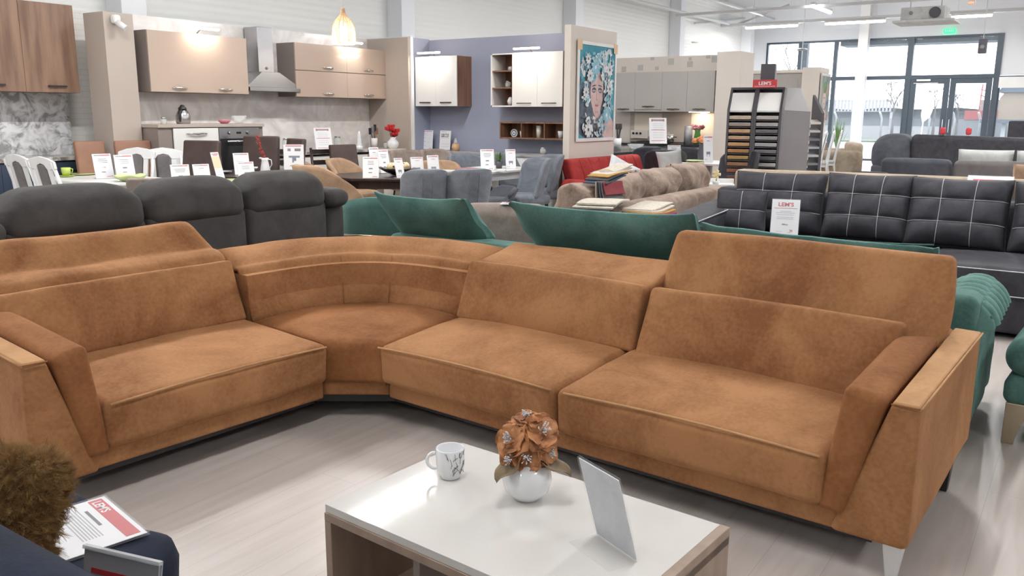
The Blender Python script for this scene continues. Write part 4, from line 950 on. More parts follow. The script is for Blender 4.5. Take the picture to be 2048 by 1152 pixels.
# dark shop chair and rack at the far right
t = thing('office_chair', 'black office chair back in front of the low right window', 'chair', (24.5, 1.62, 0), R(-90))
MB().soft(.24, .04, .30, .04, n=6, xf=tr(0, .22, 1.05)).build('backrest', 'black', t); MB().soft(.24, .24, .05, .04, n=6, xf=tr(0, 0, .48)).build('seat', 'black', t)
MB().cyl((0, 0, .1), (0, 0, .45), .03, n=10).build('column', 'blackmetal', t)
for a in range(5): MB().cyl((0, 0, .1), (.28*math.cos(a*1.257), .28*math.sin(a*1.257), .04), .016, n=8).build('leg', 'blackmetal', t)
t = thing('exercise_bike', 'black metal frame with curved bars at the right edge before the window', 'frame', (24.2, 1.05, 0))
MB().tube([(0, .2, 0), (0, .2, 1.0), (0, .1, 1.30), (0, -.05, 1.38), (0, -.15, 1.30)], .03, n=8).tube([(0, -.3, 0), (0, -.25, .9), (0, -.05, 1.12), (0, .2, 1.02)], .035, n=8).tube([(0, .15, 1.2), (0, -.35, 1.12)], .04, n=8).build('frame', 'blackmetal', t)
MB().box(-.3, .3, -.4, .4, 0, .05).build('base', 'blackmetal', t)
for y, l_ in ((2.95, 'small red lamp or plug on the dark sofa back, left of two'), (2.5, 'small red lamp or plug on the dark sofa back, right of two')):
    tag(MB().soft(.05, .05, .07, .04, n=3).build('red_ornament', 'p_red', loc=(18.6, y-.9+.45, 1.17)), l_.replace('lamp or plug', 'rounded ornament'), 'ornament')
# ---------------------------------------------------------------- chairs (front = +y in their own axes)
def white_chair(label, loc, rz, H=1.0, group=None, nm='white_dining_chair'):
    t = thing(nm, label, 'chair', loc, rz, group)
    MB().soft(.22, .21, .03, .02, n=4, xf=tr(0, .0, .47)).build('seat', 'lightgrey', t)
    MB().box(-.20, .20, -.19, .19, .385, .44).build('seat_frame', 'white_wood', t, bevel=.008)
    for x in (-.19, .19): MB().hexa([(x-.014, .16, 0), (x+.014, .16, 0), (x+.014, .19, 0), (x-.014, .19, 0), (x-.02, .15, .40), (x+.02, .15, .40), (x+.02, .19, .40), (x-.02, .19, .40)]).build('leg', 'white_wood', t, bevel=.004)
    for x in (-.19, .19): MB().tube([(x, -.27, 0), (x, -.20, .42), (x, -.235, .75), (x*.98, -.30, H-.02)], [.016, .022, .020, .018], n=8).build('rear_post', 'white_wood', t)
    top = [(-.215, H-.09), (-.215, H-.02), (-.12, H+.012), (0, H+.03), (.12, H+.012), (.215, H-.02), (.215, H-.09), (.09, H-.10), (.055, H-.055), (0, H-.04), (-.055, H-.055), (-.09, H-.10)]
    sh = Matrix(((1, 0, 0, 0), (0, 1, -.20, .20*H-.30), (0, 0, 1, 0), (0, 0, 0, 1)))
    MB().prism(top, -.015, .015, 'y', xf=sh).build('top_rail', 'white_wood', t, bevel=.005)
    for x0, x1 in ((-.135, -.085), (.085, .135)): MB().prism([(x0, .50), (x1, .50), (x1, H-.075), (x0, H-.075)], -.01, .01, 'y', xf=sh).build('slat', 'white_wood', t)
    MB().soft(.072, .018, (H-.62)/2+.02, .03, n=4, xf=sh @ tr(0, 0, (H+.48)/2)).build('back_pad', 'midgrey', t)
    MB().box(-.19, .19, -.225, -.20, .50, .54).build('lower_rail', 'white_wood', t, bevel=.005)
    return t
def tall_chair(label, loc, rz, mt='brown_leather', H=1.05, w=.43, nm='upholstered_dining_chair', group=None):
    t = thing(nm, label, 'chair', loc, rz, group)
    MB().softhex([(-w/2, -.24, .40), (w/2, -.24, .40), (w/2, -.16, .40), (-w/2, -.16, .40), (-w/2*.95, -.34, H), (w/2*.95, -.34, H), (w/2*.95, -.28, H), (-w/2*.95, -.28, H)], .022, puff=(0, .008, 0), n=8).build('backrest', mt, t)
    MB().soft(w/2, .22, .06, .03, puff=(0, 0, .012), n=6, xf=tr(0, .0, .43)).build('seat', mt, t)
    for x in (-w/2+.03, w/2-.03):
        for y in (-.19, .18): MB().hexa([(x-.014, y-.014, 0), (x+.014, y-.014, 0), (x+.014, y+.014, 0), (x-.014, y+.014, 0), (x-.022, y-.022, .38), (x+.022, y-.022, .38), (x+.022, y+.022, .38), (x-.022, y+.022, .38)]).build('leg', 'dark_wood', t)
    return t
def bucket_chair(label, loc, rz, mt, H=.86, seam=2, nm='velvet_dining_chair', group=None, w=.48, flare=0):
    """curved velvet shell on a black metal frame"""
    t = thing(nm, label, 'chair', loc, rz, group)
    b = MB()
    def fn(u, v):
        a = PI*(1.5+(u-.5)*(.78+.62*flare)); s_ = 2*u-1
        top = H-.030*abs(s_)**6*3-flare*.50*max(0, abs(s_)-.30)**1.15
        z = .42+(top-.42)*v
        lean = .10*v+.02
        r = w/2*(1.06-.10*(1-v)**2)
        return (r*1.15*math.cos(a), .14+(r+.02)*math.sin(a)*1.12-lean, z+.03*(1-v)*abs(s_))
    b.grid(fn, 22, 12).build('backrest', mt, t, solid=.055, bevel=0)
    for k in range(1, seam+1):
        u = .5+(k/(seam+1)-.5)*.5
        MB().tube([Vector(fn(u, v/10))+Vector((0, -.032 if False else -.004, 0)) for v in range(1, 10)], .004, n=5).build('seam', mt, t)
    MB().soft(w/2, .24, .055, .045, puff=(0, 0, .02), n=8, k=4, xf=tr(0, .03, .43)).build('seat', mt, t)
    fr = MB(); fr.tube([(-.17, -.17, .375), (.17, -.17, .375), (.17, .19, .375), (-.17, .19, .375)], .011, n=6, closed=True).build('frame', 'blackmetal', t)
    for x in (-1, 1):
        for y in (-.17, .19): MB().cyl((x*.17, y, .38), (x*.23, y*1.25, 0), .013, .009, n=8).build('leg', 'blackmetal', t)
    return t
def slat_chair(label, loc, rz):
    t = thing('black_slatted_chair', label, 'chair', loc, rz)
    for x in (-.19, .19): MB().tube([(x, -.24, 0), (x, -.2, .45), (x, -.29, 1.0)], .019, n=6).build('rear_post', 'dark_wood', t); MB().cyl((x, .18, 0), (x, .18, .44), .018, n=6).build('leg', 'dark_wood', t)
    for z in (.55, .68, .81, .95): MB().box(-.19, .19, -.012, .012, z-.03, z+.03, xf=tr(0, -.215-.09*(z-.5)*1.6, 0)).build('slat', 'dark_wood', t)
    MB().soft(.21, .21, .02, .015, n=3, xf=tr(0, 0, .46)).build('seat', 'dark_wood', t)
    return t
# ---------------------------------------------------------------- tables
def top_poly(kind, a, b):
    if kind == 'rect': return [(-a, -b), (a, -b), (a, b), (-a, b)]
    if kind == 'oct': c = .30; return [(-a+c, -b), (a-c, -b), (a, -b+c), (a, b-c), (a-c, b), (-a+c, b), (-a, b-c), (-a, -b+c)]
    return [(a*math.copysign(abs(math.cos(t))**.75, math.cos(t)), b*math.copysign(abs(math.sin(t))**.75, math.sin(t))) for t in [2*PI*i/40 for i in range(40)]]
def dtable(name, label, loc, rz, a, b_, kind, mt, legm=None, H=.76, legs=True, th=.03, apron=True):
    t = thing(name, label, 'table', loc, rz)
    MB().prism(top_poly(kind, a, b_), H-th, H).build('tabletop', mt, t, bevel=.006)
    if apron: MB().prism(top_poly(kind, a-.07, b_-.07), H-th-.09, H-th-.001).build('apron', legm or mt, t)
    if legs:
        for x in (-a+.12, a-.12):
            for y in (-b_+.12, b_-.12): MB().hexa([(x-.022, y-.022, 0), (x+.022, y-.022, 0), (x+.022, y+.022, 0), (x-.022, y+.022, 0), (x-.035, y-.035, H-th-.05), (x+.035, y-.035, H-th-.05), (x+.035, y+.035, H-th-.05), (x-.035, y+.035, H-th-.05)]).build('leg', legm or mt, t)
    return t
# --- white set at the far left
dtable('oval_white_table', 'oval white dining table between the white chairs at the far left', (5.02, 8.62, 0), R(5), .42, .72, 'oval', 'white')
dtable('white_table', 'white rectangular dining table in front of the oval white one', (5.28, 7.22, 0), R(15), .58, .40, 'rect', 'white')
def cc(v): return (v[0], v[1], 0)
white_chair('white wooden chair with grey splat, first from the left behind the charcoal sofa', (4.60, 9.02, 0), R(-86))
white_chair('white wooden chair with grey splat, second from the left behind the charcoal sofa', (4.54, 8.42, 0), R(-86))
white_chair('white chair behind the sign holders on the oval white table', (5.22, 8.62, 0), R(118), H=1.04)
white_chair('white chair with arched grey pad standing before the tall taupe unit', (5.62, 8.46, 0), R(150), H=1.03)
tall_chair('cognac leatherette chair between white brick wall and beige panel, left of two', (5.26, 9.02, 0), R(180), 'tan_leather', 1.13, .36)
tall_chair('cognac leatherette chair before the beige panel, right of two', (5.60, 8.86, 0), R(165), 'tan_leather', 1.13, .42)
tall_chair('pale greige upholstered chair behind the middle headrest of the charcoal sofa', (4.30, 6.62, 0), R(-35), 'greige_v', .92, .46)
bucket_chair('green velvet chair whose curved top peeps over the left charcoal headrest', (3.45, 6.35, 0), R(-10), 'teal', .83, w=.40)
bucket_chair('teal velvet chair peeping over the right charcoal headrest', (5.25, 6.45, 0), R(-15), 'teal', .80, w=.40)
bucket_chair('dark green chair at the far left edge of the charcoal sofa', (1.95, 5.75, 0), R(-10), 'teal', .86, w=.4)
# --- dark brown set in front of the oven
dtable('wenge_table', 'dark brown dining table in front of the oven with a white pitcher on it', (6.35, 8.05, 0), R(18), .55, .50, 'rect', 'dark_wood', H=.77)
tall_chair('dark brown upholstered chair hiding the white cabinet, left of the oven', (5.55, 8.02, 0), R(104), H=1.15, w=.50)
tall_chair('dark brown upholstered chair to the right of the oven door', (6.72, 8.40, 0), R(112), H=1.17, w=.50)
tall_chair('dark brown chair seen from the side at the right end of the brown table', (6.72, 7.98, 0), R(75), H=1.15, w=.44)
slat_chair('black slatted wooden chair next to the product sign with table pictures', (7.62, 8.60, 0), R(190))
slat_chair('black slatted wooden chair left of the lone dark brown chair back', (7.92, 8.20, 0), R(165))
tall_chair('dark brown chair back standing before the far worktop left of the tan chairs', (8.10, 8.02, 0), R(165), H=1.04, w=.42)
dtable('black_side_table', 'small dark table below the product sign with table pictures', (6.52, 7.42, 0), R(15), .30, .24, 'rect', 'dark_wood', H=.74)
dtable('grey_small_table', 'white table corner behind the charcoal sofa below the dark side table', (6.15, 6.98, 0), R(10), .22, .20, 'rect', 'white', H=.70)
# --- octagonal dark table with tan velvet chairs
dtable('octagonal_dark_table', 'dark octagonal dining table with a carved apron between tan and grey chairs', (7.30, 6.55, 0), R(35), .55, .74, 'oct', 'dark_wood', H=.76)
bucket_chair('tan velvet chair with winged back nearest the charcoal sofa end', (5.95, 6.25, 0), R(-98), 'tan_v', .95, 0, flare=1.0, w=.60)
bucket_chair('tan velvet chair left behind the octagonal dark table', (7.02, 7.52, 0), R(-150), 'tan_v', .88, 3, flare=.5, w=.56)
bucket_chair('tan velvet chair at the far side of the octagonal dark table', (7.75, 7.75, 0), R(190), 'tan_v', .88, 3, flare=.3, w=.52)
bucket_chair('tan velvet chair right of the sign holders on the octagonal table', (8.18, 6.62, 0), R(150), 'tan_v', .87, 1, w=.52)
bucket_chair('pale beige chair back below the left price sheet of the blue kitchen', (9.25, 8.05, 0), R(165), 'greige_v', .93, 0, w=.50)
bucket_chair('pale beige chair back left of the two striped blue grey chairs', (9.55, 7.75, 0), R(165), 'greige_v', .94, 0, w=.50)
bucket_chair('small tan stool like chair seen below the octagonal table', (7.05, 5.95, 0), R(10), 'tan_v', .60, 3, w=.40)
# --- grey chairs
bucket_chair('blue grey velvet chair back, left of two in front of the octagonal table', (6.64, 5.62, 0), R(-38), 'grey_v', .90, 2, w=.43)
bucket_chair('blue grey velvet chair back, right of two in front of the octagonal table', (6.99, 5.32, 0), R(-34), 'grey_v', .90, 2, w=.43)
bucket_chair('blue grey chair with ribbed inner back facing the camera, left of two', (9.30, 7.05, 0), R(155), 'grey_v', .90, 4, w=.50)
bucket_chair('blue grey chair with ribbed inner back facing the camera, right of two', (9.72, 6.62, 0), R(155), 'grey_v', .90, 4, w=.48)
bucket_chair('blue grey velvet chair in profile at the white table, nearer of two', (8.72, 5.72, 0), R(62), 'grey_v', .92, 2, w=.50)
bucket_chair('blue grey velvet chair in profile at the white table, farther of two', (9.42, 5.95, 0), R(58), 'grey_v', .93, 2, w=.50)
dtable('white_extending_table', 'white dining table with square legs between the blue grey chairs', (8.92, 6.42, 0), R(-2), .60, .40, 'rect', 'white', H=.76)
bucket_chair('dark grey chair seat in shadow under the white dining table', (8.05, 5.75, 0), R(60), 'slate', .62, 0, w=.42)
# --- navy / black chairs and round table before the third kitchen
dtable('round_white_table', 'round white pedestal table in front of the cashmere kitchen', (12.30, 4.78, 0), 0, .48, .48, 'oval', 'white', H=.76, legs=False, apron=False)
t = bpy.data.objects['round_white_table']
MB().lathe([(.25, 0), (.25, .02), (.06, .05), (.04, .3), (.05, .70), (.15, .73), (0, .73)], n=24).build('pedestal', 'white', t)
bucket_chair('black velvet chair left of the round white table', (12.05, 5.40, 0), R(-60), 'black', .93, 0, w=.56)
bucket_chair('slate chair between the red sofa and the black velvet chair', (12.45, 5.95, 0), R(-30), 'slate', .95, 0, w=.48)
bucket_chair('black velvet chair behind the round white table', (12.95, 5.35, 0), R(150), 'black', .93, 0, w=.52)
bucket_chair('black velvet chair with raked back in front of the sample display', (10.8, 3.85, 0), R(75), 'black', .98, 0, w=.52)
bucket_chair('black chair in shadow under the right of the round white table', (12.2, 4.25, 0), R(10), 'black', .70, 0, w=.46)
# white console with the yellow flower, between taupe cushions and black sofa
t = thing('white_console', 'small white panel stand behind the right end of the taupe sofa', 'stand', (8.80, 3.37, 0), R(-60))
MB().box(-.22, .22, -.02, .02, .0, .78).build('panel', 'white', t, bevel=.004)
MB().box(-.2, .2, -.28, -.02, .71, .738).build('top', 'white', t, bevel=.004)
t = thing('orchid', 'small pale yellow orchid before the white panel stand', 'flower', (8.60, 3.26, .74), 0)
b = MB()
for i in range(5):
    a = 2*PI*i/5; b.soft(.024, .008, .016, .0078, n=4, k=2, fn=lambda p, a=a: Vector(((p.x+.024)*math.cos(a)-p.z*math.sin(a), p.y+.01*math.sin(a*3), (p.x+.024)*math.sin(a)+p.z*math.cos(a))), xf=tr(0, 0, .10) @ rot('Z', -60))
b.build('blossom', mat('pale_yellow_petal', (.80, .68, .38), rough=.6), t)
MB().tube([(0, 0, 0), (.01, 0, .05), (0, 0, .09)], .005, n=6).build('stem', 'stem', t); MB().lathe([(.0, -.01), (.03, -.01), (.04, .03), (0, .03)], n=12).build('pot', 'white', t)
# --- farmhouse set by the window
dtable('white_country_table', 'white country dining table with a plant on it near the shop window', (18.6, 5.38, 0), R(3), .95, .40, 'rect', 'white_wood', H=.80)
for i, (x, y) in enumerate(((17.95, 4.84), (18.65, 4.86), (19.35, 4.88))):
    white_chair(['high white chair with arched back at the country table, nearest of three', 'high white chair with arched back at the country table, middle of three', 'high white chair with arched back at the country table, farthest of three'][i], (x, y, 0), R(8+i*2), H=1.12, nm='white_country_chair')
tall_chair('white and grey chair seat showing under the country table', (17.35, 5.2, 0), R(-80), 'midgrey', .50, .42)
bucket_chair('brown round armchair between the country table and the beige sofa', (20.1, 6.25, 0), R(160), 'taupe_v', .80, 0, w=.6)

# ---------------------------------------------------------------- tableware and vases
def plate(x, y, z, r, mt, label, name='plate'):
    return tag(MB().lathe([(0, 0), (r*.6, 0), (r, .018), (r, .022), (r*.58, .006), (0, .006)], n=28).build(name, mt, loc=(x, y, z)), label, 'plate')
def bowl(x, y, z, r, h, mt, label, wave=0):
    b = MB()
    n = 30
    prof = [(0, 0), (r*.45, 0), (r*.8, h*.5), (r, h), (r*.97, h), (r*.76, h*.5), (r*.4, h*.12), (0, h*.1)]
    b.lathe(prof, n=n, m=0)
    if wave:
        for i, v in enumerate(b.v):
            rr = math.hypot(v.x, v.y)
            if rr > r*.7: a = math.atan2(v.y, v.x); v.z += wave*math.sin(a*5); b.v[i] = v
    return tag(b.build('bowl', mt, loc=(x, y, z)), label, 'bowl')
t = thing('cup', 'lime green cup on a saucer on the oval white table', 'cup', (4.88, 9.15, .76))
MB().lathe([(0, .02), (.035, .018), (.045, .05), (.048, .10), (.044, .10), (.04, .03), (0, .03)], n=20).build('body', 'lime', t)
MB().lathe([(0, 0), (.05, 0), (.085, .012), (.085, .016), (0, .008)], n=24).build('saucer', 'lime', t)
MB().tube([(.046, 0, .09), (.075, 0, .08), (.07, 0, .05), (.044, 0, .04)], .006, n=6).build('handle', 'lime', t)
plate(5.15, 9.30, .76, .15, 'pale_lime', 'pale lime plate behind the lime cup on the oval table')
bowl(4.96, 8.08, .763, .17, .06, 'pale_lime', 'wavy pale lime bowl in front of the two leftmost price signs', wave=.008)
bowl(4.95, 7.08, .763, .14, .05, 'pale_lime', 'shallow lime glass bowl between two charcoal headrests')
bowl(2.15, 6.25, .80, .13, .09, 'pale_lime', 'lime bowl at the far left edge above the charcoal sofa', wave=.006)
plate(5.48, 7.14, .765, .20, 'pale_lime', 'flat lime dish with a teaspoon beneath the leaning tan sign')
dtable('cream_table', 'cream table at the far left edge below the lime bowl', (2.1, 6.3, 0), 0, .35, .3, 'rect', 'beige_f', H=.80)
def jar(x, y, z, r, h, label, fill=None, lid='steel', name='glass_jar'):
    t = thing(name, label, 'jar', (x, y, z))
    MB().lathe([(0, 0), (r, 0), (r, h*.85), (r*.8, h), (r*.78, h), (r*.97, h*.84), (r*.97, .004), (0, .004)], n=20).build('glass', 'jar_glass', t)
    if fill: MB().lathe([(0, .005), (r*.93, .005), (r*.93, h*.6), (0, h*.62)], n=20).build('filling', fill, t)
    if lid: MB().cyl((0, 0, h), (0, 0, h+.02), r*.82, n=20).build('lid', lid, t)
    return t
jar(5.25, 8.75, .76, .045, .12, 'clear glass jar on the oval white table beside the first price sign', lid=None)
# white pitcher with red berries on the brown table
px_, py_ = 6.48, 7.84
t = thing('white_pitcher', 'white ceramic pitcher with a handle on the dark brown table', 'pitcher', (px_, py_, .77), face_cam(px_, py_))
MB().lathe([(0, 0), (.055, 0), (.060, .02), (.045, .10), (.036, .145), (.044, .175), (.040, .175), (.033, .145), (0, .02)], n=28).build('body', 'ceramic', t)
MB().tube([(.038, 0, .16), (.07, 0, .15), (.075, 0, .10), (.052, 0, .06)], .006, n=8).build('handle', 'ceramic', t)
MB().soft(.018, .012, .010, .009, n=2, k=2, xf=tr(-.045, 0, .172)).build('spout', 'ceramic', t)
t = thing('berry_branch', 'leaning twig of red berries in the white pitcher', 'flowers', (px_, py_, .90), face_cam(px_, py_))
pts = [(0, 0, 0), (-.02, 0, .08), (-.045, 0, .16), (-.065, 0, .24), (-.075, 0, .30)]
MB().tube(pts, .003, n=5).build('twig', 'stem', t)
b = MB(); random.seed(5)
for i in range(60):
    k = random.random(); j = k*4; q_ = int(min(3, j)); p = Vector(pts[q_]).lerp(Vector(pts[q_+1]), j-q_)
    p += Vector((random.uniform(-.02, .02), random.uniform(-.015, .015), random.uniform(-.01, .01))); b.lathe([(0, -.007), (.006, -.003), (.006, .003), (0, .007)], n=6, xf=tr(*p))
tag(b.build('berries', 'red_flower', t), None, None, kind='stuff')
plate(6.15, 8.20, .775, .12, 'ceramic', 'white plate on the dark brown table under the white sign holders')
bowl(6.75, 8.35, .775, .035, .035, 'ceramic', 'tiny white bowl beside the side-on brown chair')
# black-and-gold bowl of artichoke balls on the octagonal table
t = thing('decor_bowl', 'dark bowl of gold flecked decorative balls on the octagonal table', 'bowl', (7.26, 6.50, .765), R(-25))
MB().lathe([(0, 0), (.07, 0), (.15, .035), (.22, .075), (.215, .08), (.13, .045), (0, .02)], n=28).build('bowl', 'black_top', t)
M['ballpat'] = mat('gold_black_mosaic', (.03, .02, .018), rough=.35, c2=(.72, .55, .34), scale=26, kind='voronoi', lo=.28, hi=.34)
for i, (x, y) in enumerate(((-.10, -.02), (-.02, .05), (.02, -.06), (.09, .02), (.0, 0))):
    MB().lathe([(.05*math.sin(PI*k/12), -.05*math.cos(PI*k/12)) for k in range(13)], n=20, xf=tr(x, y, .095+(.035 if i == 4 else 0))).build('ball', 'ballpat', t)
MB().soft(.05, .03, .012, .01, n=3, xf=tr(-.20, 0, .085) @ rot('Y', 20)).build('leaf', 'chrome', t)
plate(7.85, 6.65, .765, .16, 'pale_lime', 'lime plate behind the right sign holders of the octagonal table')
plate(8.45, 6.45, .765, .15, 'pink', 'pink plate on the white extending table beside the tan chair')
plate(12.15, 4.95, .765, .17, 'pale_lime', 'pale lime plate on the round white table')
tag(MB().box(-.06, .06, -.05, .05, 0, .02).build('notepad', 'paper', loc=(8.55, 5.98, .762), rz=.4), 'small white note block on the near edge of the white extending table', 'note block')
def potted(x, y, z, label, r=.05, h=.10, ph=.14, mt='display_dark', n=26, sd=1, w=1.0):
    t = thing('potted_plant', label, 'plant', (x, y, z))
    MB().lathe([(0, 0), (r*.75, 0), (r, h), (r*.9, h), (r*.85, h*.85), (0, h*.85)], n=20).build('pot', mt, t)
    rnd = random.Random(sd); b = MB()
    for i in range(n):
        a = rnd.uniform(0, 2*PI); e = rnd.uniform(.25, 1.0)*w; l_ = ph*rnd.uniform(.7, 1.1)
        d = Vector((math.cos(a)*e*.6, math.sin(a)*e*.6, 1)).normalized(); s_ = d.cross(Vector((math.cos(a), math.sin(a), .1))).normalized()
        def fn(u, v, d=d, s_=s_, l_=l_, e=e): return Vector((0, 0, h*.85)) + d*(l_*v) + s_*((2*u-1)*.012*math.sin(PI*min(1, .1+.9*v))) - Vector((0, 0, .05*e*v*v))
        b.grid(fn, 2, 5)
    b.build('foliage', 'leaf', t, solid=.0008)
    return t
potted(9.02, 6.35, .76, 'small green plant in a dark pot between two sign holders on the white table', sd=3, h=.09, ph=.16)
potted(17.9, 5.35, .80, 'bushy green plant in a white planter on the country table', r=.16, h=.16, ph=.22, mt='white', n=60, sd=5, w=1.6)
t = thing('red_flower_vase', 'white vase of red artificial flowers at the right end of the taupe kitchen worktop', 'vase', (9.62, 8.72, .93))
MB().lathe([(0, 0), (.06, 0), (.09, .06), (.085, .10), (.04, .15), (.05, .17), (.045, .17), (0, .03)], n=24).build('body', 'ceramic', t)
t = thing('flower_stand', 'narrow pale pedestal under the white vase of red flowers', 'stand', (9.62, 8.72, 0))
MB().box(-.12, .12, -.10, .10, 0, .90).build('column', 'cream', t, bevel=.004); MB().box(-.15, .15, -.13, .13, .90, .929).build('top', 'cream', t, bevel=.003)
t = thing('red_flower_bunch', 'red artificial flowers standing in the white vase by the taupe end panel', 'flowers', (9.62, 8.72, 1.09))
for i, (x, y, z, r) in enumerate(((-.07, 0, .12, .07), (.03, -.02, .09, .07), (.06, .03, .03, .06), (-.01, .02, .16, .055), (.0, -.04, .05, .05))):
    b = MB()
    for k in range(9):
        a = 2*PI*k/9; b.soft(r*.5, .012, r*.36, .0118, n=3, k=2, fn=lambda p, a=a, r=r: Vector(((p.x+r*.5)*math.cos(a), (p.x+r*.5)*math.sin(a)+p.y, p.z+(p.x+r*.5)*.4)))
    b.add([v for v in []], []) ; b.build('blossom', 'red_flower', t, loc=(x, y, z))
    MB().cyl((x*.3, y*.3, -.05), (x, y, z), .004, n=5).build('stem', 'stem', t)
# ---------------------------------------------------------------- price signs on the tables
def fs(x, y, z, lb, w=.15, h=.22, turn=0, tilt=-14, style='price', foot=1): return sign((x, y, z), lb, w, h, face_cam(x, y)+R(turn), tilt, style, foot=foot)
fs(5.00, 8.60, .763, 'leftmost white price sign, leaning on the oval white table', w=.19, h=.26, turn=22)
fs(5.14, 8.44, .763, 'price sign with a red top bar next to the leftmost one on the white table', w=.19, h=.25, turn=18)
fs(4.93, 7.18, .765, 'price sign in front of the pale greige chair, its foot hidden by the charcoal sofa', w=.17, h=.20, turn=12)
fs(5.10, 7.08, .765, 'price sign with a dark sofa picture left of the leaning tan sign', w=.16, h=.20, turn=22, style='photo')
fs(5.46, 7.28, .765, 'narrow leaning sign with a tan upper half', w=.085, h=.31, turn=30, tilt=-22, style='tan')
fs(6.18, 7.86, .772, 'rear one of two overlapping text signs before the oven', w=.17, h=.24, turn=14, style='text')
fs(5.62, 7.08, .765, 'front one of two overlapping text signs before the oven', w=.17, h=.20, turn=20)
fs(6.50, 7.38, .745, 'tall product sign with grey table pictures and red bars', w=.22, h=.36, turn=-8, tilt=-6, style='product')
fs(6.74, 6.44, .763, 'price sign at the left corner of the octagonal table', w=.17, h=.23, turn=-4)
fs(6.98, 6.22, .763, 'thin price sign turned sideways in front of the gold flecked balls', w=.10, h=.22, turn=28, tilt=-18, style='photo')
fs(7.45, 6.87, .763, 'sign behind the gold flecked balls with a red top bar', w=.13, h=.28, turn=26, tilt=-18)
fs(7.42, 7.0, .763, 'small sign with a grey chair picture left behind the gold flecked balls', w=.12, h=.30, turn=22, style='photo')
fs(7.50, 6.42, .763, 'sign with a small blue chair picture above the left grey chair', w=.15, h=.20, turn=20, style='photo')
fs(7.62, 6.28, .763, 'sign with a tan dot and dark picture above the right grey chair', w=.14, h=.22, turn=20, style='photo')
fs(8.62, 6.24, .763, 'price sign left of the small plant on the white table', w=.17, h=.26, turn=10)
fs(9.02, 6.16, .763, 'price sign right of the small plant on the white table', w=.13, h=.25, turn=12, style='photo')
fs(12.10, 4.72, .763, 'narrow tall sign leaning on the round white table', w=.14, h=.40, turn=14, style='photo')
fs(12.5, 5.45, .80, 'small white sign between the black chairs before the cashmere kitchen', w=.20, h=.19, turn=0)
fs(18.35, 5.15, .803, 'thin white sign on the country table beside the first high chair', w=.14, h=.24, turn=35, style='text')
t = thing('orange_flower_vase', 'dark vase with orange flowers behind the round white table', 'vase', (12.62, 5.02, .765))
MB().lathe([(0, 0), (.07, 0), (.08, .1), (.06, .22), (.07, .27), (.06, .27), (0, .05)], n=20).build('body', 'p_dark', t)
t = thing('orange_flower_bunch', 'bunch of orange artificial flowers above the round white table', 'flowers', (12.62, 5.02, 1.05))
M['orange_petal'] = mat('orange_petal', (.62, .20, .07), rough=.6, c2=(.72, .32, .14), scale=14)
for i in range(9):
    a = i*2.4; r = .035*math.sqrt(i)
    MB().soft(.045, .045, .035, .034, n=3, k=3, wr=.014, wsc=30, seed=i).build('blossom', 'orange_petal', t, loc=(r*math.cos(a)*1.5, r*math.sin(a)*1.5, .06-.02*math.sqrt(i)))
MB().cyl((0, 0, -.1), (0, 0, .05), .01, n=6).build('stem', 'stem', t)
potted(26.0, 6.22, 0, 'tall indoor plant in front of the window behind the second painting', r=.2, h=.45, ph=1.05, mt='white', n=40, sd=8, w=.7)
# ---------------------------------------------------------------- kitchens. cabinet axes: x along the front, y to the wall, front at y=0
def handle(kind, x, z, parent, ln=.17, mt=None):
    b = MB()
    if kind == 'bow': b.tube([(x-ln/2, -.004, z), (x-ln/2+.015, -.022, z), (x-ln*.2, -.026, z+.004), (x, -.034, z-.004), (x+ln*.2, -.026, z+.004), (x+ln/2-.015, -.022, z), (x+ln/2, -.004, z)], [.006, .007, .009, .012, .009, .007, .006], n=8)
    elif kind == 'bar': b.box(x-ln/2, x+ln/2, -.03, -.018, z-.008, z+.008).box(x-ln/2, x-ln/2+.012, -.02, 0, z-.006, z+.006).box(x+ln/2-.012, x+ln/2, -.02, 0, z-.006, z+.006)
    elif kind == 'loop': b.tube([(x-ln/2, 0, z), (x-ln/2, -.03, z+.0), (x+ln/2, -.03, z), (x+ln/2, 0, z)], .007, n=6)
    return b.build('handle', mt or {'bow': 'chrome', 'bar': 'blackmetal', 'loop': 'steel'}[kind], parent)
def cabinet(name, label, loc, rz, W, D, H, body, doors, hk='bow', hm=None, kick=0, cat='cabinet', hollow=False, th=.018):
    """doors: (x0, x1, z0, z1, material, (hx, hz) or None)"""
    t = thing(name, label, cat, loc, rz)
    b = MB()
    if hollow: b.box(0, th, 0, D, 0, H).box(W-th, W, 0, D, 0, H).box(th, W-th, 0, D, 0, th).box(th, W-th, 0, D, H-th, H).box(th, W-th, D-.006, D, th, H-th)
    else: b.box(0, W, .001, D, kick, H)
    if kick: b.box(.0, W, .05, D-.05, 0, kick)
    b.build('body', body, t, bevel=.0015)
    for x0, x1, z0, z1, mt, hh in doors:
        d = MB().box(x0+.0015, x1-.0015, -.019, 0, z0+.0015, z1-.0015).build('door', mt, t, bevel=.0015)
        if hh:
            hd = handle(hk, hh[0], hh[1], d, hh[2] if len(hh) > 2 else .17, hm); hd.location = (0, -.019, 0)
    return t
def worktop(label, loc, rz, L, D, mt, th=.038, z=.90): 
    return tag(MB().box(0, L, -.02, D, 0, th).build('worktop', mt, loc=(loc[0], loc[1], z-th), rz=rz, bevel=.003), label, 'worktop')
def cab_light(label, loc, rz, ln=.42, w=6, rad='warm', out=.10):
    t = thing('cabinet_light', label, 'lamp', loc, rz)
    MB().soft(ln/2, .022, .012, .011, n=3, xf=tr(0, -out, .045)).build('diffuser', rad, t)
    MB().tube([(0, .06, .0), (0, .0, .035), (0, -out+.02, .052)], .006, n=6).build('arm', 'chrome', t)
    area('cabinet_light_beam', (0, -out, .030), ln*.9, .04, w, (1, .90, .78), R(0), t)
    return t
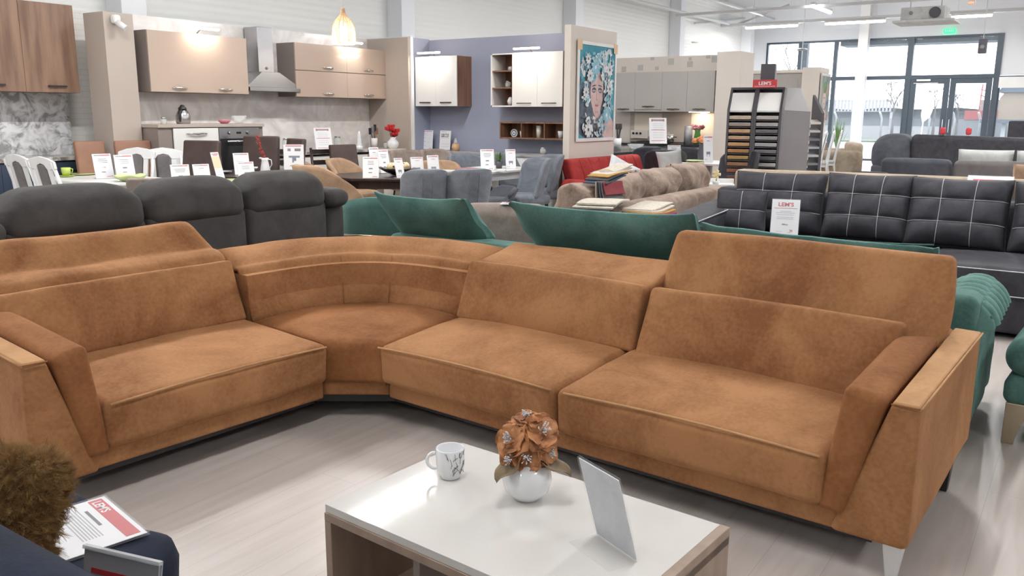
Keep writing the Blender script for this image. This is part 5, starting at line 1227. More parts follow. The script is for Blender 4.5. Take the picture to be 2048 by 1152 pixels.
# --- taupe kitchen (fronts face the aisle along -y)
M['tiles'] = brick('grey_wave_tile', (.84, .81, .79), (.82, .79, .77), (.78, .75, .73), .60, .30, .0015, 'XZ', rough=.22, bump=.05, noise_c=((.78, .765, .76), 1.3, (1.6, 1, 1.5), 2.6), coat=.2)
struct(MB().box(5.856, 10.0, 9.55, 9.62, 0, 2.575).build('wall_kitchen', 'tiles'))
struct(MB().box(5.50, 5.855, 9.22, 9.62, 0, 2.54).build('partition_left', 'taupe_wall', bevel=.003))
struct(MB().box(10.0, 10.04, 8.72, 9.62, 0, 2.575).build('partition_taupe', 'taupe_wall'))
struct(MB().box(10.04, 10.10, 8.70, 9.62, 0, 2.59).build('trim_2', 'white'))
struct(MB().box(3.4, 6.15, 10.18, 10.26, 0, 2.63).build('wall_left_panel', 'whitebrick'))
cabinet('wall_cabinet', 'wide taupe gloss wall cabinet left of the cooker hood', (5.99, 9.20, 1.685), 0, 1.40, .35, .70, 'taupe_side', [(.0, 1.40, 0, .70, 'taupe_gloss', None)], 'bow')
wc = [o for o in bpy.data.objects if o.name.startswith('wall_cabinet')][-1]
dd = [c for c in bpy.data.objects if c.parent == wc and c.name.startswith('door')][0]
for x in (.38, 1.04): handle('bow', x, .05, dd, .20).location = (0, -.019, 0)
cabinet('wall_cabinet', 'taupe gloss wall cabinet with four lift-up fronts right of the cooker hood', (8.195, 9.20, 1.67), 0, 1.83, .35, .725, 'taupe_side',
        [(0, .98, .36, .725, 'taupe_gloss', (.60, .41, .20)), (.98, 1.83, .36, .725, 'taupe_gloss', (1.42, .41, .20)), (0, .98, 0, .355, 'taupe_gloss', (.60, .05, .20)), (.98, 1.83, 0, .355, 'taupe_gloss', (1.42, .05, .20))], 'bow')
t = thing('cooker_hood', 'stainless steel chimney cooker hood between the two taupe wall cabinets', 'cooker hood', (7.80, 9.22, 1.73))
MB().box(-.155, .10, .05, .31, .25, .83).build('chimney', 'steel', t, bevel=.004)
MB().prism([(-.40, .05), (.45, .05), (.45, .075), (.12, .25), (-.17, .25), (-.40, .075)], -.03, .31, 'y').build('canopy', 'steel', t, bevel=.003)
MB().box(-.40, .45, -.06, .31, 0, .05).build('front_bar', 'steel', t, bevel=.004)
MB().lathe([(0, 0), (.018, 0), (.018, .006), (0, .006)], n=16, xf=tr(-.03, .05, .30) @ rot('X', 90)).build('badge', 'grey_paint', t)
tc_ = thing('oven_cabinet', 'tall taupe cabinet unit with a white drawer front and a built-in oven', 'cabinet', (5.87, 8.93, 0))
MB().box(0, .30-.12, .0, .60, .08, 1.29).box(0, 1.50, .6, .602, .08, 1.29).box(1.44, 1.50, .0, .60, .08, 1.29).box(.18, 1.44, .02, .6, .08, 1.275).build('body', 'taupe_side', tc_, bevel=.002)
MB().box(-.01, 1.51, -.025, .61, 1.275, 1.312).build('top', 'taupe_wall', tc_, bevel=.002)
d = MB().box(.19, .81, -.019, 0, .10, 1.265).build('door', 'white_gloss', tc_, bevel=.002)
handle('bow', .50, 1.20, d, .28, 'steel').location = (0, -.019, 0)
ov = MB().box(.82, 1.43, -.02, .0, .70, 1.265).build('oven', 'steel', tc_, bevel=.003)
MB().box(.83, 1.42, -.028, -.02, .71, 1.135).build('oven_door', 'black_top', ov, bevel=.003)
for x in (.97, 1.25): MB().cyl((x, -.045, 1.205), (x, -.02, 1.205), .020, .024, n=16).build('knob', 'steel', ov)
MB().box(1.075, 1.145, -.0225, -.02, 1.19, 1.215).build('display', 'black_top', ov)
MB().cyl((.90, -.06, 1.10), (1.33, -.06, 1.10), .010, n=10).build('handle', 'chrome', ov)
cabinet('base_cabinet', 'taupe base cabinet under the far worktop right of the oven unit', (7.42, 8.98, 0), 0, 2.55, .56, .86, 'taupe_side', [(.0, .62, .10, .85, 'white_gloss', (.31, .80)), (.62, 1.24, .10, .85, 'white_gloss', (.93, .80)), (1.24, 1.9, .10, .85, 'white_gloss', (1.56, .80)), (1.9, 2.54, .10, .85, 'taupe_wall', (2.2, .80))], 'bow', kick=.09)
worktop('stone look worktop of the taupe kitchen right of the oven unit', (7.40, 8.97), 0, 2.57, .57, 'granite', z=.925, th=.04)
cab_light('warm cabinet light above the left taupe wall cabinet', (6.72, 9.20, 2.40), 0, .40, 2.2)
cab_light('warm cabinet light behind the wicker pendant above the right taupe wall cabinet', (9.22, 9.20, 2.41), 0, .40, 1.8)
# things on the tall unit
t = thing('vacuum_jug', 'steel vacuum jug with a black lid on the tall taupe unit', 'jug', (6.40, 9.20, 1.312), R(20))
MB().lathe([(0, 0), (.075, 0), (.085, .02), (.085, .10), (.06, .15), (.045, .165), (0, .165)], n=28).build('body', 'steel', t)
MB().lathe([(0, .165), (.05, .165), (.048, .19), (.03, .205), (.022, .225), (0, .23)], n=20).build('lid', 'blackmetal', t)
MB().tube([(-.045, -.02, .17), (-.10, -.03, .14), (-.105, -.03, .07), (-.085, -.02, .03)], .010, n=8).build('handle', 'blackmetal', t)
jar(6.10, 9.15, 1.312, .035, .06, 'small glass sugar jar left of the steel vacuum jug')
bowl(6.92, 9.10, 1.312, .085, .05, 'pink', 'pink bowl on the tall unit above the oven')
t = bowl(7.16, 9.12, 1.312, .10, .10, 'jar_glass', 'clear glass bowl next to the pink bowl above the oven')
fs(8.62, 9.12, .926, 'framed price sheet with red header on the taupe kitchen worktop', w=.25, h=.33, turn=20, tilt=-16, style='framed')
jar(9.0, 9.25, .926, .055, .17, 'tall clear storage jar on the far worktop, right of the framed price sheet', name='storage_jar')
jar(8.06, 9.30, .926, .045, .16, 'clear storage jar left of the framed price sheet, thin metal lid', name='storage_jar')
t = thing('white_ornament_tower', 'stacked white ceramic tower ornament on the far worktop', 'ornament', (9.30, 9.10, .926))
MB().lathe([(0, 0), (.055, 0), (.05, .04), (.035, .05), (.042, .07), (.03, .11), (.036, .13), (.024, .17), (.028, .19), (.015, .25), (0, .27)], n=20).build('tower', 'ceramic', t)
t = thing('utensil_pot', 'white pot of dark kitchen utensils near the end panel of the taupe kitchen', 'utensils', (9.75, 9.22, .926))
MB().lathe([(0, 0), (.045, 0), (.05, .15), (.045, .15), (.04, .02), (0, .02)], n=20).build('pot', 'white', t)
for i, (dx, l_, m_) in enumerate(((-.09, .30, 'blackmetal'), (-.03, .33, 'grey_paint'), (.02, .36, 'blackmetal'), (.06, .30, 'tan_leather'))):
    o = MB().cyl((0, 0, .02), (dx*.7, .0, l_*.72), .007, n=6).soft(.028, .008, .05, .0075, n=3, xf=tr(dx, 0, l_*.85)).build('utensil', m_, t)
jar(9.88, 9.10, .926, .04, .08, 'clip top glass jar beside the utensil pot', name='clip_jar')
# wicker pendant
t = thing('wicker_pendant', 'lit bell shaped wicker pendant lamp hanging before the taupe kitchen', 'lamp', (5.53, 5.56, 2.045))
M['wicker'] = mat('wicker', (.62, .40, .22), rough=.6, c2=(.80, .60, .38), scale=40, stretch=(1, 1, 6))
prof = [(.098, 0), (.101, .04), (.099, .10), (.090, .155), (.072, .195), (.040, .225), (.020, .255), (.012, .30)]
b = MB()
for k in range(44):
    z = .30*k/43
    for i in range(len(prof)-1):
        if prof[i][1] <= z <= prof[i+1][1]: g = (z-prof[i][1])/(prof[i+1][1]-prof[i][1]); r = prof[i][0]*(1-g)+prof[i+1][0]*g; break
    b.tube([((r+.0015*(-1)**j)*math.cos(2*PI*j/32), (r+.0015*(-1)**j)*math.sin(2*PI*j/32), z) for j in range(32)], .0024, n=4, closed=True)
for j in range(16):
    a = 2*PI*j/16; b.tube([(r_*math.cos(a), r_*math.sin(a), z_) for r_, z_ in prof], .003, n=4)
b.build('shade', 'wicker', t, merge=False)
MB().lathe([(0, .0), (.028, .02), (.032, .05), (.02, .08), (.012, .10), (0, .10)], n=16, xf=tr(0, 0, .05)).build('bulb', 'warm', t)
MB().cyl((0, 0, .15), (0, 0, 3.07), .004, n=6).build('cord', 'white', t)
l = bpy.data.lights.new('pendant_light', 'POINT'); l.energy = 17; l.color = (1, .80, .56); l.shadow_soft_size = .03
o = bpy.data.objects.new('pendant_light', l); COL.objects.link(o); o.parent = t; o.location = (0, 0, .01)
# --- left kitchen with wood fronts
cabinet('wall_cabinet', 'brown wood grain wall cabinet with black handles at the top left', (4.02, 9.70, 1.66), 0, 1.40, .36, .96, 'oak_brown', [(0, .80, 0, .96, 'oak_brown', (.48, .07, .20)), (.80, 1.40, 0, .96, 'oak_brown', (1.14, .07, .20))], 'bar')
tag(MB().box(3.6, 5.50, 10.10, 10.17, .95, 1.66).build('splashback', 'marble'), 'grey marble patterned splashback under the brown wall cabinet', 'splashback')
cabinet('base_cabinet', 'dark blue base cabinet under the granite worktop at the far left', (3.9, 9.55, 0), 0, 1.62, .55, .91, 'navy_front', [(.0, .5, .1, .90, 'navy_front', (.25, .80, .12)), (.5, 1.05, .1, .90, 'navy_front', (.78, .80, .12)), (1.05, 1.61, .1, .90, 'navy_front', (1.3, .80, .12))], 'bar', kick=.09)
worktop('speckled granite worktop at the far left with a rounded end', (3.85, 9.53), 0, 1.85, .57, 'granite', z=.955, th=.04)
# --- blue kitchen: wall plane x = 10.5, fronts face -x; cabinet x runs towards -y
RB = R(-90)
struct(MB().box(10.5, 10.58, 5.95, 8.80, 0, 2.56).build('wall_blue', 'blue_wall'))
struct(MB().box(10.10, 10.5, 8.72, 8.80, 0, 2.575).build('wall_blue_return', 'blue_wall'))
def cab_w(x): return x
cabinet('wall_cabinet', 'white wall cabinet with walnut side panel on the blue wall', (10.15, 8.70, 1.56), RB, .80, .35, .73, 'walnut', [(0, .40, 0, .73, 'white', (.20, .055, .20)), (.40, .80, 0, .73, 'white', (.60, .055, .20))], 'bar', hm='handle_dark')
t = cabinet('wall_cabinet', 'large white gloss wall cabinet with open shelves on the blue wall', (10.15, 7.29, 1.55), RB, 1.21, .35, .74, 'walnut', [(.38, .80, 0, .74, 'white_gloss', (.59, .05, .22)), (.80, 1.21, 0, .74, 'white_gloss', (1.0, .05, .22))], 'loop', hm='handle_dark', hollow=True)
MB().box(.362, .378, 0, .34, .018, .722).build('divider', 'walnut', t)
for z in (.255, .49): MB().box(.018, .362, .005, .34, z, z+.016).build('shelf', 'walnut', t)
MB().box(-.001, .020, -.004, .0, 0, .74).box(.0, .378, -.004, 0, 0, .02).box(0, .378, -.004, 0, .722, .74).build('edge_frame', 'white', t)
MB().box(.0185, .020, .0, .34, .02, .72).build('side_lining', 'white', t)
def L2(x, d): return (10.15+d, 7.29-x)       # helper: along the cabinet, depth
jar(*L2(.24, .15), 1.55+.506, .04, .06, 'small glass cup in the top compartment of the open shelf', name='glass_cup', lid=None)
jar(*L2(.20, .15), 1.55+.271, .045, .08, 'glass jar with a sandy filling in the middle open shelf', fill='swatch_sand', name='filled_jar', lid='chrome')
t = thing('white_facet_vase', 'small white faceted vase in the bottom open shelf', 'vase', (*L2(.24, .15), 1.569))
MB().lathe([(0, 0), (.03, 0), (.055, .06), (.03, .11), (.018, .12), (0, .12)], n=7).build('body', 'ceramic', t)
t = thing('wall_shelf', 'three part walnut box shelf on the blue wall', 'shelf', (10.20, 7.17, 1.10), RB)
MB().box(0, 1.16, 0, .30, 0, .02).box(0, 1.16, 0, .30, .22, .24).box(0, .02, 0, .3, .02, .22).box(1.14, 1.16, 0, .3, .02, .22).box(.37, .385, 0, .3, .02, .22).box(.755, .77, 0, .3, .02, .22).box(.02, 1.14, .285, .3, .02, .22).build('body', 'walnut', t, bevel=.001)
def L3(x, d=.12): return (10.20+d, 7.17-x)
t = thing('blue_plate_clock', 'round blue and white decorative plate in the left shelf box', 'plate', (*L3(.17), 1.12), RB)
MB().cyl((0, 0, .06), (0, .012, .06), .058, n=28).build('plate', 'ceramic', t); MB().cyl((0, -.002, .06), (0, 0, .06), .046, n=28).build('rim_print', 'p_blue', t); MB().cyl((0, -.004, .06), (0, -.002, .06), .030, n=24).build('centre', 'white', t)
MB().box(-.012, .014, -.006, -.004, .05, .066).build('print', 'p_dark', t)
for x, r, h, mt, lb in ((.31, .032, .09, 'white', 'white cup beside the blue plate in the shelf box'), (.60, .042, .17, 'cream', 'tall cream vase in the middle shelf box'), (.96, .04, .10, 'white_f', 'pale cylinder pot in the right shelf box')):
    tag(MB().lathe([(0, 0), (r*.8, 0), (r, h), (r*.9, h), (r*.75, .01), (0, .01)], n=20).build('shelf_vase' if h > .12 else 'shelf_cup', mt, loc=(*L3(x), 1.12)), lb, 'vase' if h > .12 else 'cup')
cabinet('base_cabinet', 'base cabinet with walnut end panel below the blue wall', (9.95, 8.70, 0), RB, 2.72, .54, .865, 'walnut', [(i*.54, (i+1)*.54, .1, .86, 'white', (i*.54+.27, .80)) for i in range(5)], 'bar', kick=.09)
worktop('grey stone worktop in front of the blue wall', (9.93, 8.72), RB, 2.78, .57, 'grey_stone', z=.90, th=.035)
cab_light('cabinet light above the smaller white wall cabinet', (10.15, 8.36, 2.29), RB, .42, 3)
cab_light('cabinet light above the large white gloss wall cabinet', (10.15, 6.62, 2.29), RB, .42, 4)
sign((10.33, 8.66, .905), 'printed kitchen plan sheet leaning on the blue wall, left of two', .22, .29, RB+R(3), -6, 'rows', foot=0)
sign((10.33, 8.30, .905), 'kitchen plan sheet with black window drawings, right of two on the blue wall', .22, .29, RB-R(3), -6, 'plan', foot=0)
t = thing('oil_bottle_board', 'round wooden jar with a glass stopper beside the plan sheets', 'jar', (10.25, 8.02, .90))
MB().lathe([(0, 0), (.055, 0), (.065, .05), (.05, .105), (0, .11)], n=24).build('body', mat('light_wood', (.52, .33, .18), rough=.5, c2=(.60, .40, .24), scale=10), t)
MB().lathe([(0, .11), (.03, .11), (.03, .15), (.018, .16), (.018, .19), (0, .19)], n=16).build('stopper', 'jar_glass', t)
jar(10.20, 6.42, .90, .045, .075, 'small filled glass jar on the grey worktop under the right shelf box', fill='swatch_sand', name='filled_jar', lid='chrome')
# --- panel with the painting
struct(MB().box(10.0, 10.62, 5.83, 6.10, 0, 2.60).build('partition_cream', 'cream', bevel=.003)) if False else None
struct(MB().box(9.93, 11.22, 5.84, 5.94, 0, 2.60).build('partition_cream', 'cream', bevel=.003))
t = thing('painting', 'tall framed picture of a woman with blue and white flowers on the cream panel', 'painting', (10.07, 5.825, 1.085))
PW, PH = 1.10, 1.33
M['pc_teal'] = mat('canvas_teal', (.06, .36, .43), rough=.6, c2=(.03, .24, .33), scale=2.2)
M['pc_skin'] = mat('canvas_skin', (.66, .50, .47), rough=.6, c2=(.54, .40, .38), scale=7); M['pc_hair'] = mat('canvas_dark_hair', (.05, .07, .10), rough=.6, c2=(.12, .16, .20), scale=8)
M['pc_white'] = mat('canvas_white_petal', (.78, .80, .80), rough=.6, c2=(.50, .58, .62), scale=14); M['pc_sky'] = mat('canvas_pale_blue', (.36, .60, .68), rough=.6, c2=(.16, .40, .52), scale=9)
M['pc_tone'] = mat('canvas_skin_tone', (.48, .33, .31), rough=.6); M['pc_lip'] = mat('canvas_lip', (.42, .16, .18), rough=.6); M['pc_eye'] = mat('canvas_eye', (.08, .07, .12), rough=.6)
MB().box(0, .045, -.02, 0, 0, PH).box(PW-.045, PW, -.02, 0, 0, PH).box(.045, PW-.045, -.02, 0, 0, .045).box(.045, PW-.045, -.02, 0, PH-.045, PH).build('frame', 'white', t, bevel=.002)
MB().box(-.01, .10, -.024, -.0201, PH-.12, PH+.01).build('corner_guard', 'p_tan', t); MB().box(PW-.10, PW+.01, -.024, -.0201, PH-.12, PH+.01).build('corner_guard', 'p_tan', t)
cv = MB(); cv.box(.045, PW-.045, -.008, 0, .045, PH-.045, 0); lay = [0]
def blob(cx, cz, rx, rz_, m, rotd=0, n=18, pw=1.0, lobes=0, amp=0):
    lay[0] += 1; y = -.008-.00006*lay[0]; pts = []
    for i in range(n):
        a = 2*PI*i/n; k = 1+amp*math.sin(lobes*a)
        x = rx*math.cos(a)*k; z = rz_*math.sin(a)*k; c, s_ = math.cos(R(rotd)), math.sin(R(rotd))
        X_ = min(PW-.046, max(.046, cx+x*c-z*s_)); Z_ = min(PH-.046, max(.046, cz+x*s_+z*c)); pts.append((X_, y, Z_))
    cv.add(pts, [tuple(range(n))], m)
def flower(cx, cz, r, m, n=7, m2=None):
    for i in range(n): a = 2*PI*i/n; blob(cx+r*.55*math.cos(a), cz+r*.55*math.sin(a), r*.48, r*.22, m, math.degrees(a), 12)
    blob(cx, cz, r*.22, r*.22, m2 or 4, 0, 10)
blob(.46, .46, .40, .50, 2, 0, 24, lobes=5, amp=.07); blob(.30, .30, .26, .30, 2, 0, 20, lobes=4, amp=.1); blob(.74, .42, .22, .36, 2, 0, 20, lobes=4, amp=.1)
blob(.90, .16, .18, .20, 1, 30)
blob(.60, .30, .09, .18, 1, 5); blob(.555, .665, .185, .27, 1, -3, 30, lobes=3, amp=.02); blob(.56, .50, .12, .17, 1, -3, 24); blob(.56, .82, .18, .14, 1, 0)
for x, sg in ((.47, 1), (.645, -1)):
    blob(x, .695, .060, .036, 6, 6*sg, 16); blob(x, .688, .040, .014, 3, 0, 14); blob(x, .688, .015, .014, 6, 0, 12); blob(x, .755, .066, .009, 2, 9*sg, 12)
blob(.545, .62, .012, .075, 7, 4); blob(.552, .565, .032, .012, 7, 0, 12); blob(.555, .492, .055, .020, 5, 0, 16); blob(.555, .505, .046, .009, 7, 0, 12); blob(.555, .40, .06, .012, 7, 0, 12)
random.seed(11)
def spray(cx, cz, r, n, ms, dens=1.0):
    for i in range(n):
        a = random.uniform(0, 2*PI); q = r*math.sqrt(random.random()); l_ = random.uniform(.022, .055)
        blob(cx+q*math.cos(a), cz+q*math.sin(a), l_, l_*random.uniform(.3, .55), random.choice(ms), random.uniform(0, 180), 9)
for cx, cz, r, n, ms in ((.24, 1.00, .15, 34, (3, 3, 4, 2)), (.20, .80, .12, 26, (3, 4, 2)), (.46, 1.02, .17, 44, (4, 4, 3, 0)), (.68, 1.10, .17, 44, (3, 4, 3)), (.86, 1.08, .15, 40, (3, 3, 3, 4)), (.90, .84, .14, 36, (3, 3, 2)), (.84, .64, .12, 30, (3, 3, 2, 4)),
                         (.22, .58, .10, 22, (3, 4)), (.86, .46, .14, 26, (4, 4, 3)), (.74, .28, .13, 26, (4, 3, 4)), (.46, .20, .14, 24, (3, 2, 4)), (.26, .22, .15, 34, (3, 3, 2)), (.60, .14, .12, 22, (3, 4, 2)), (.40, .90, .10, 20, (4, 4, 0)), (.72, .92, .10, 20, (4, 3))):
    spray(cx, cz, r, n, ms)
for cx, cz, r, m in ((.20, .66, .085, 3), (.88, .72, .10, 3), (.86, .98, .10, 3), (.45, 1.00, .13, 4), (.80, .36, .12, 4), (.28, .16, .11, 3), (.30, .88, .09, 3), (.24, 1.10, .08, 3)): flower(cx, cz, r, m, random.choice((8, 9, 10)), 2 if m == 3 else 3)
cv.build('canvas', ['pc_teal', 'pc_skin', 'pc_hair', 'pc_white', 'pc_sky', 'pc_lip', 'pc_eye', 'pc_tone'], t, merge=False)
# --- cashmere kitchen: wall plane x = 16
struct(MB().box(16.0, 16.08, 6.0, 8.75, 0, 2.58).build('wall_cashmere', 'cream'))
b = MB()
for y, z, s_ in ((8.15, 2.36, .10), (7.78, 2.38, .11), (7.42, 2.36, .07), (7.12, 2.48, .12), (7.52, 2.56, .08), (6.72, 2.42, .11), (6.72, 2.52, .06), (6.35, 2.56, .09), (6.22, 2.50, .12)):
    b.box(15.992, 16.0, y-s_/2, y+s_/2, max(2.30, z-s_/2), min(2.575, z+s_/2))
for i, y in enumerate(()): pass
b.build('trim_3', mat('square_motif', (.46, .44, .42), rough=.6))['kind'] = 'structure'
struct(MB().box(15.55, 16.3, 5.55, 6.0, 0, 2.60).build('partition_pale', 'cream', bevel=.003))
cabinet('wall_cabinet', 'long cashmere grey wall cabinet row in the third kitchen', (15.65, 8.20, 1.51), RB, 2.15, .34, .76, 'cashmere', [(0, .50, 0, .76, 'cashmere', (.25, .05, .26)), (.50, 1.08, .045, .76, 'cashmere', (.80, .10, .26)), (1.08, 1.60, 0, .76, 'cashmere', (1.33, .05, .26)), (1.60, 2.15, 0, .76, 'cashmere', (1.86, .05, .26))], 'bow', hm='handle_dark')
tag(MB().box(15.97, 15.995, 6.05, 7.95, .92, 1.50).build('splashback', 'taupe_wall'), 'taupe splashback under the cashmere wall cabinets', 'splashback')
tag(MB().box(15.96, 15.969, 7.25, 7.85, 1.02, 1.48).build('mirror_panel', mat('cream_lit_panel', (.74, .66, .54), rough=.4)), 'cream panel in the left of the cashmere kitchen niche', 'panel')
tag(MB().box(15.96, 15.969, 6.12, 6.62, 1.0, 1.48).build('mirror_panel', 'cream_lit_panel' if False else mat('cream_lit_panel', (.74, .66, .54))), 'pale lit panel behind the green vase of the cashmere kitchen', 'panel')
cabinet('base_cabinet', 'cashmere base cabinets below the black worktop', (15.45, 8.35, 0), RB, 2.35, .54, .86, 'cashmere', [(i*.58, (i+1)*.58, .1, .85, 'cashmere', (i*.58+.29, .78)) for i in range(4)], 'bow', kick=.09, hm='handle_dark')
worktop('black worktop along the wall of the cashmere kitchen', (15.42, 8.40), RB, 2.38, .57, 'black_top', z=.90)
cabinet('kitchen_peninsula', 'cream kitchen peninsula with a black top behind the red sofa', (12.0, 6.45, 0), 0, 3.4, .6, .80, 'cashmere', [(i*.85, (i+1)*.85, .1, .79, 'cashmere', None) for i in range(4)], kick=.08)
worktop('black worktop of the peninsula right of the painting', (11.9, 6.42), 0, 3.5, .64, 'black_top', z=.845)
area('niche_light', (15.75, 6.38, 1.50), .4, .05, 1.8, (1, .88, .7))
t = thing('niche_lamp', 'warm strip lamp under the cashmere wall cabinet above the green vase', 'lamp', (15.75, 6.38, 1.505))
MB().box(-.03, .03, -.2, .2, -.004, .005).build('strip', 'warm', t)
t = thing('gas_hob', 'black hob with pan supports on the cashmere kitchen worktop', 'hob', (15.55, 7.35, .90), RB)
MB().box(-.35, .35, 0, .5, 0, .012).build('plate', 'blackmetal', t)
for x in (-.2, .0, .2): MB().tube([(x-.08, .1, .03), (x+.08, .1, .03), (x+.08, .4, .03), (x-.08, .4, .03)], .008, n=6, closed=True).build('pan_support', 'blackmetal', t)
t = thing('cooking_pot', 'steel cooking pot on the hob of the cashmere kitchen', 'pot', (15.65, 6.95, .935), RB)
MB().lathe([(0, 0), (.11, 0), (.115, .12), (.105, .12), (.1, .02), (0, .02)], n=24).build('body', 'steel', t)
MB().lathe([(.115, .12), (.10, .14), (.02, .155), (.02, .18), (0, .18)], n=24).build('lid', 'jar_glass', t)
for sx in (-1, 1): MB().cyl((sx*.115, 0, .09), (sx*.17, 0, .09), .01, n=6).build('handle', 'blackmetal', t)
t = thing('green_glass_vase', 'green glass vase with red flowers in the niche of the cashmere kitchen', 'vase', (15.72, 6.38, .90))
MB().lathe([(0, 0), (.07, 0), (.07, .1), (.05, .22), (.06, .30), (.055, .30), (0, .05)], n=20).build('body', mat('green_glass', (.08, .30, .06), rough=.1, alpha=.8), t)
t = thing('red_bouquet', 'red flowers standing in the green glass vase', 'flowers', (15.72, 6.38, 1.22))
for i in range(7): MB().soft(.045, .045, .035, .034, n=2, k=3, wr=.02, wsc=25, seed=i).build('blossom', 'pc_lip', t, loc=(.0+.04*math.sin(i*2), -.09+.03*i, .02*math.cos(i*2)))
tag(MB().lathe([(0, 0), (.085, 0), (.085, .34), (.08, .34), (.075, .02), (0, .02)], n=4).build('grey_square_vase', 'grey_stone', loc=(15.6, 6.52, .90)), 'grey square vase left of the green glass vase', 'vase')
fs(15.3, 7.0, .905, 'price sheet with red lines standing on the cashmere kitchen worktop', w=.34, h=.50, turn=15, style='framed')
fs(12.35, 6.60, .85, 'red and white leaflet stand right of the painting', w=.30, h=.44, turn=5, style='product')
fs(12.25, 6.95, .85, 'pale leaflet stand just behind the right edge of the painting', w=.20, h=.42, turn=15, style='tan')
t = thing('utensil_pot', 'white pot of black utensils on the cashmere kitchen peninsula', 'utensils', (13.3, 6.85, .85))
MB().lathe([(0, 0), (.06, 0), (.065, .2), (.06, .2), (.055, .02), (0, .02)], n=18).build('pot', 'white', t)
for i, dx in enumerate((-.05, 0, .06, .10)): MB().cyl((0, 0, .02), (dx, 0, .36), .009, n=6).soft(.03, .01, .05, .009, n=2, xf=tr(dx, 0, .40)).build('utensil', 'blackmetal', t)
bowl(13.6, 6.65, .85, .15, .10, 'jar_glass', 'clear glass bowl on the black peninsula top')
tag(MB().box(0, .25, -.12, .12, 0, .03).box(.02, .23, -.1, .1, .03, .05).build('plate_stack', 'ceramic', loc=(12.05, 6.55, .846)), 'low white dishes beside the painting on the peninsula', 'dishes')
t = thing('control_panel', 'cream board with three black knobs in the niche of the cashmere kitchen', 'panel', (15.93, 7.75, .98), RB)
MB().box(-.16, .22, 0, .02, 0, .16).build('board', 'cream', t)
for x in (-.10, -.02, .06): MB().cyl((x, -.02, .10), (x, 0, .10), .022, n=12).build('knob', 'blackmetal', t)

# --- fourth kitchen near the window
struct(MB().box(22.3, 22.4, 6.15, 8.2, 0, 2.59).build('wall_country_kitchen', 'cream'))
struct(MB().box(21.6, 22.45, 5.72, 6.14, 0, 2.60).build('partition_window_side', 'cream', bevel=.003))
cabinet('wall_cabinet', 'country style grey wall cabinet with framed door near the shop window', (21.95, 7.55, 1.56), RB, 1.38, .34, .92, 'cashmere', [(.0, .60, 0, .92, 'cashmere', None), (.60, 1.32, 0, .92, 'cashmere', None)])
kc = [o for o in bpy.data.objects if o.name.startswith('wall_cabinet')][-1]
MB().box(.70, 1.22, -.026, -.0205, .12, .80).build('door_panel', 'cashmere', kc, bevel=.01); MB().box(-.03, 1.42, -.06, .36, .925, .975).build('cornice', 'cream', kc, bevel=.01)
t = thing('painting', 'narrow portrait picture in muted colours on the pale panel near the window', 'painting', (21.62, 5.70, 1.28), 0)
MB().box(0, .80, -.03, 0, 0, .06).box(0, .80, -.03, 0, 1.12, 1.18).box(0, .05, -.03, 0, .06, 1.12).box(.75, .80, -.03, 0, .06, 1.12).build('frame', 'cashmere', t)
M['canvas_muted'] = mat('canvas_muted_mix', (.10, .13, .22), rough=.6, c2=(.45, .28, .22), scale=3.2, c3=(.22, .30, .24))
MB().box(.05, .75, -.02, 0, .06, 1.12).build('canvas', 'canvas_muted', t)
b = MB(); y = [-.0201]
def blob2(cx, cz, rx, rz_, m): 
    y[0] -= .0003; b.add([(cx+rx*math.cos(2*PI*i/16), y[0], cz+rz_*math.sin(2*PI*i/16)) for i in range(16)], [tuple(range(16))], m)
blob2(.40, .55, .15, .22, 0); blob2(.40, .85, .18, .14, 1); blob2(.34, .60, .03, .015, 2); blob2(.46, .60, .03, .015, 2); blob2(.40, .46, .04, .015, 2); blob2(.40, .20, .22, .12, 0)
b.build('portrait', ['pc_skin', 'leaf', 'pc_eye'], t, merge=False)
# --- laminate sample display
t = thing('sample_display', 'grey display tower with slanted tops and rows of laminate samples', 'display stand', (10.95, 4.05, 0), R(-80))
# x to the right along the front, y to the back
for i, x in enumerate((0, .345)):
    for xx in (x, x+.315):
        MB().prism([(.0, 0), (.36, 0), (.36, 1.80), (.20, 1.80), (.0, 1.52)], xx, xx+.03, 'x').build('side_board', 'display_dark', t, bevel=.003)
    MB().box(x+.03, x+.315, .33, .36, .0, 1.80).build('back_board', 'display_dark', t)
    MB().box(x+.0, x+.345, .20, .36, 1.78, 1.81).build('top_board', 'display_dark', t)
    MB().hexa([(x+.032, .02, 1.49), (x+.313, .02, 1.49), (x+.313, .18, 1.72), (x+.032, .18, 1.72), (x+.032, .01, 1.51), (x+.313, .01, 1.51), (x+.313, .17, 1.74), (x+.032, .17, 1.74)]).build('white_card', 'white', t)
random.seed(4)
sc = {0: [(.55, .47, .38), (.34, .30, .27), (.55, .36, .22), (.50, .34, .23), (.55, .34, .18), (.46, .25, .11), (.48, .32, .13), (.35, .19, .10), (.28, .12, .07), (.20, .10, .09), (.16, .10, .08), (.08, .065, .06), (.12, .10, .09), (.2, .16, .13), (.3, .25, .2), (.4, .3, .2)],
      1: [(.50, .47, .44), (.42, .41, .41), (.16, .16, .18), (.33, .33, .35), (.42, .42, .43), (.19, .19, .20), (.13, .13, .15), (.48, .47, .46), (.50, .46, .40), (.38, .35, .30), (.18, .15, .13), (.05, .05, .055), (.10, .10, .11), (.3, .3, .3), (.2, .2, .2), (.4, .4, .4)]}
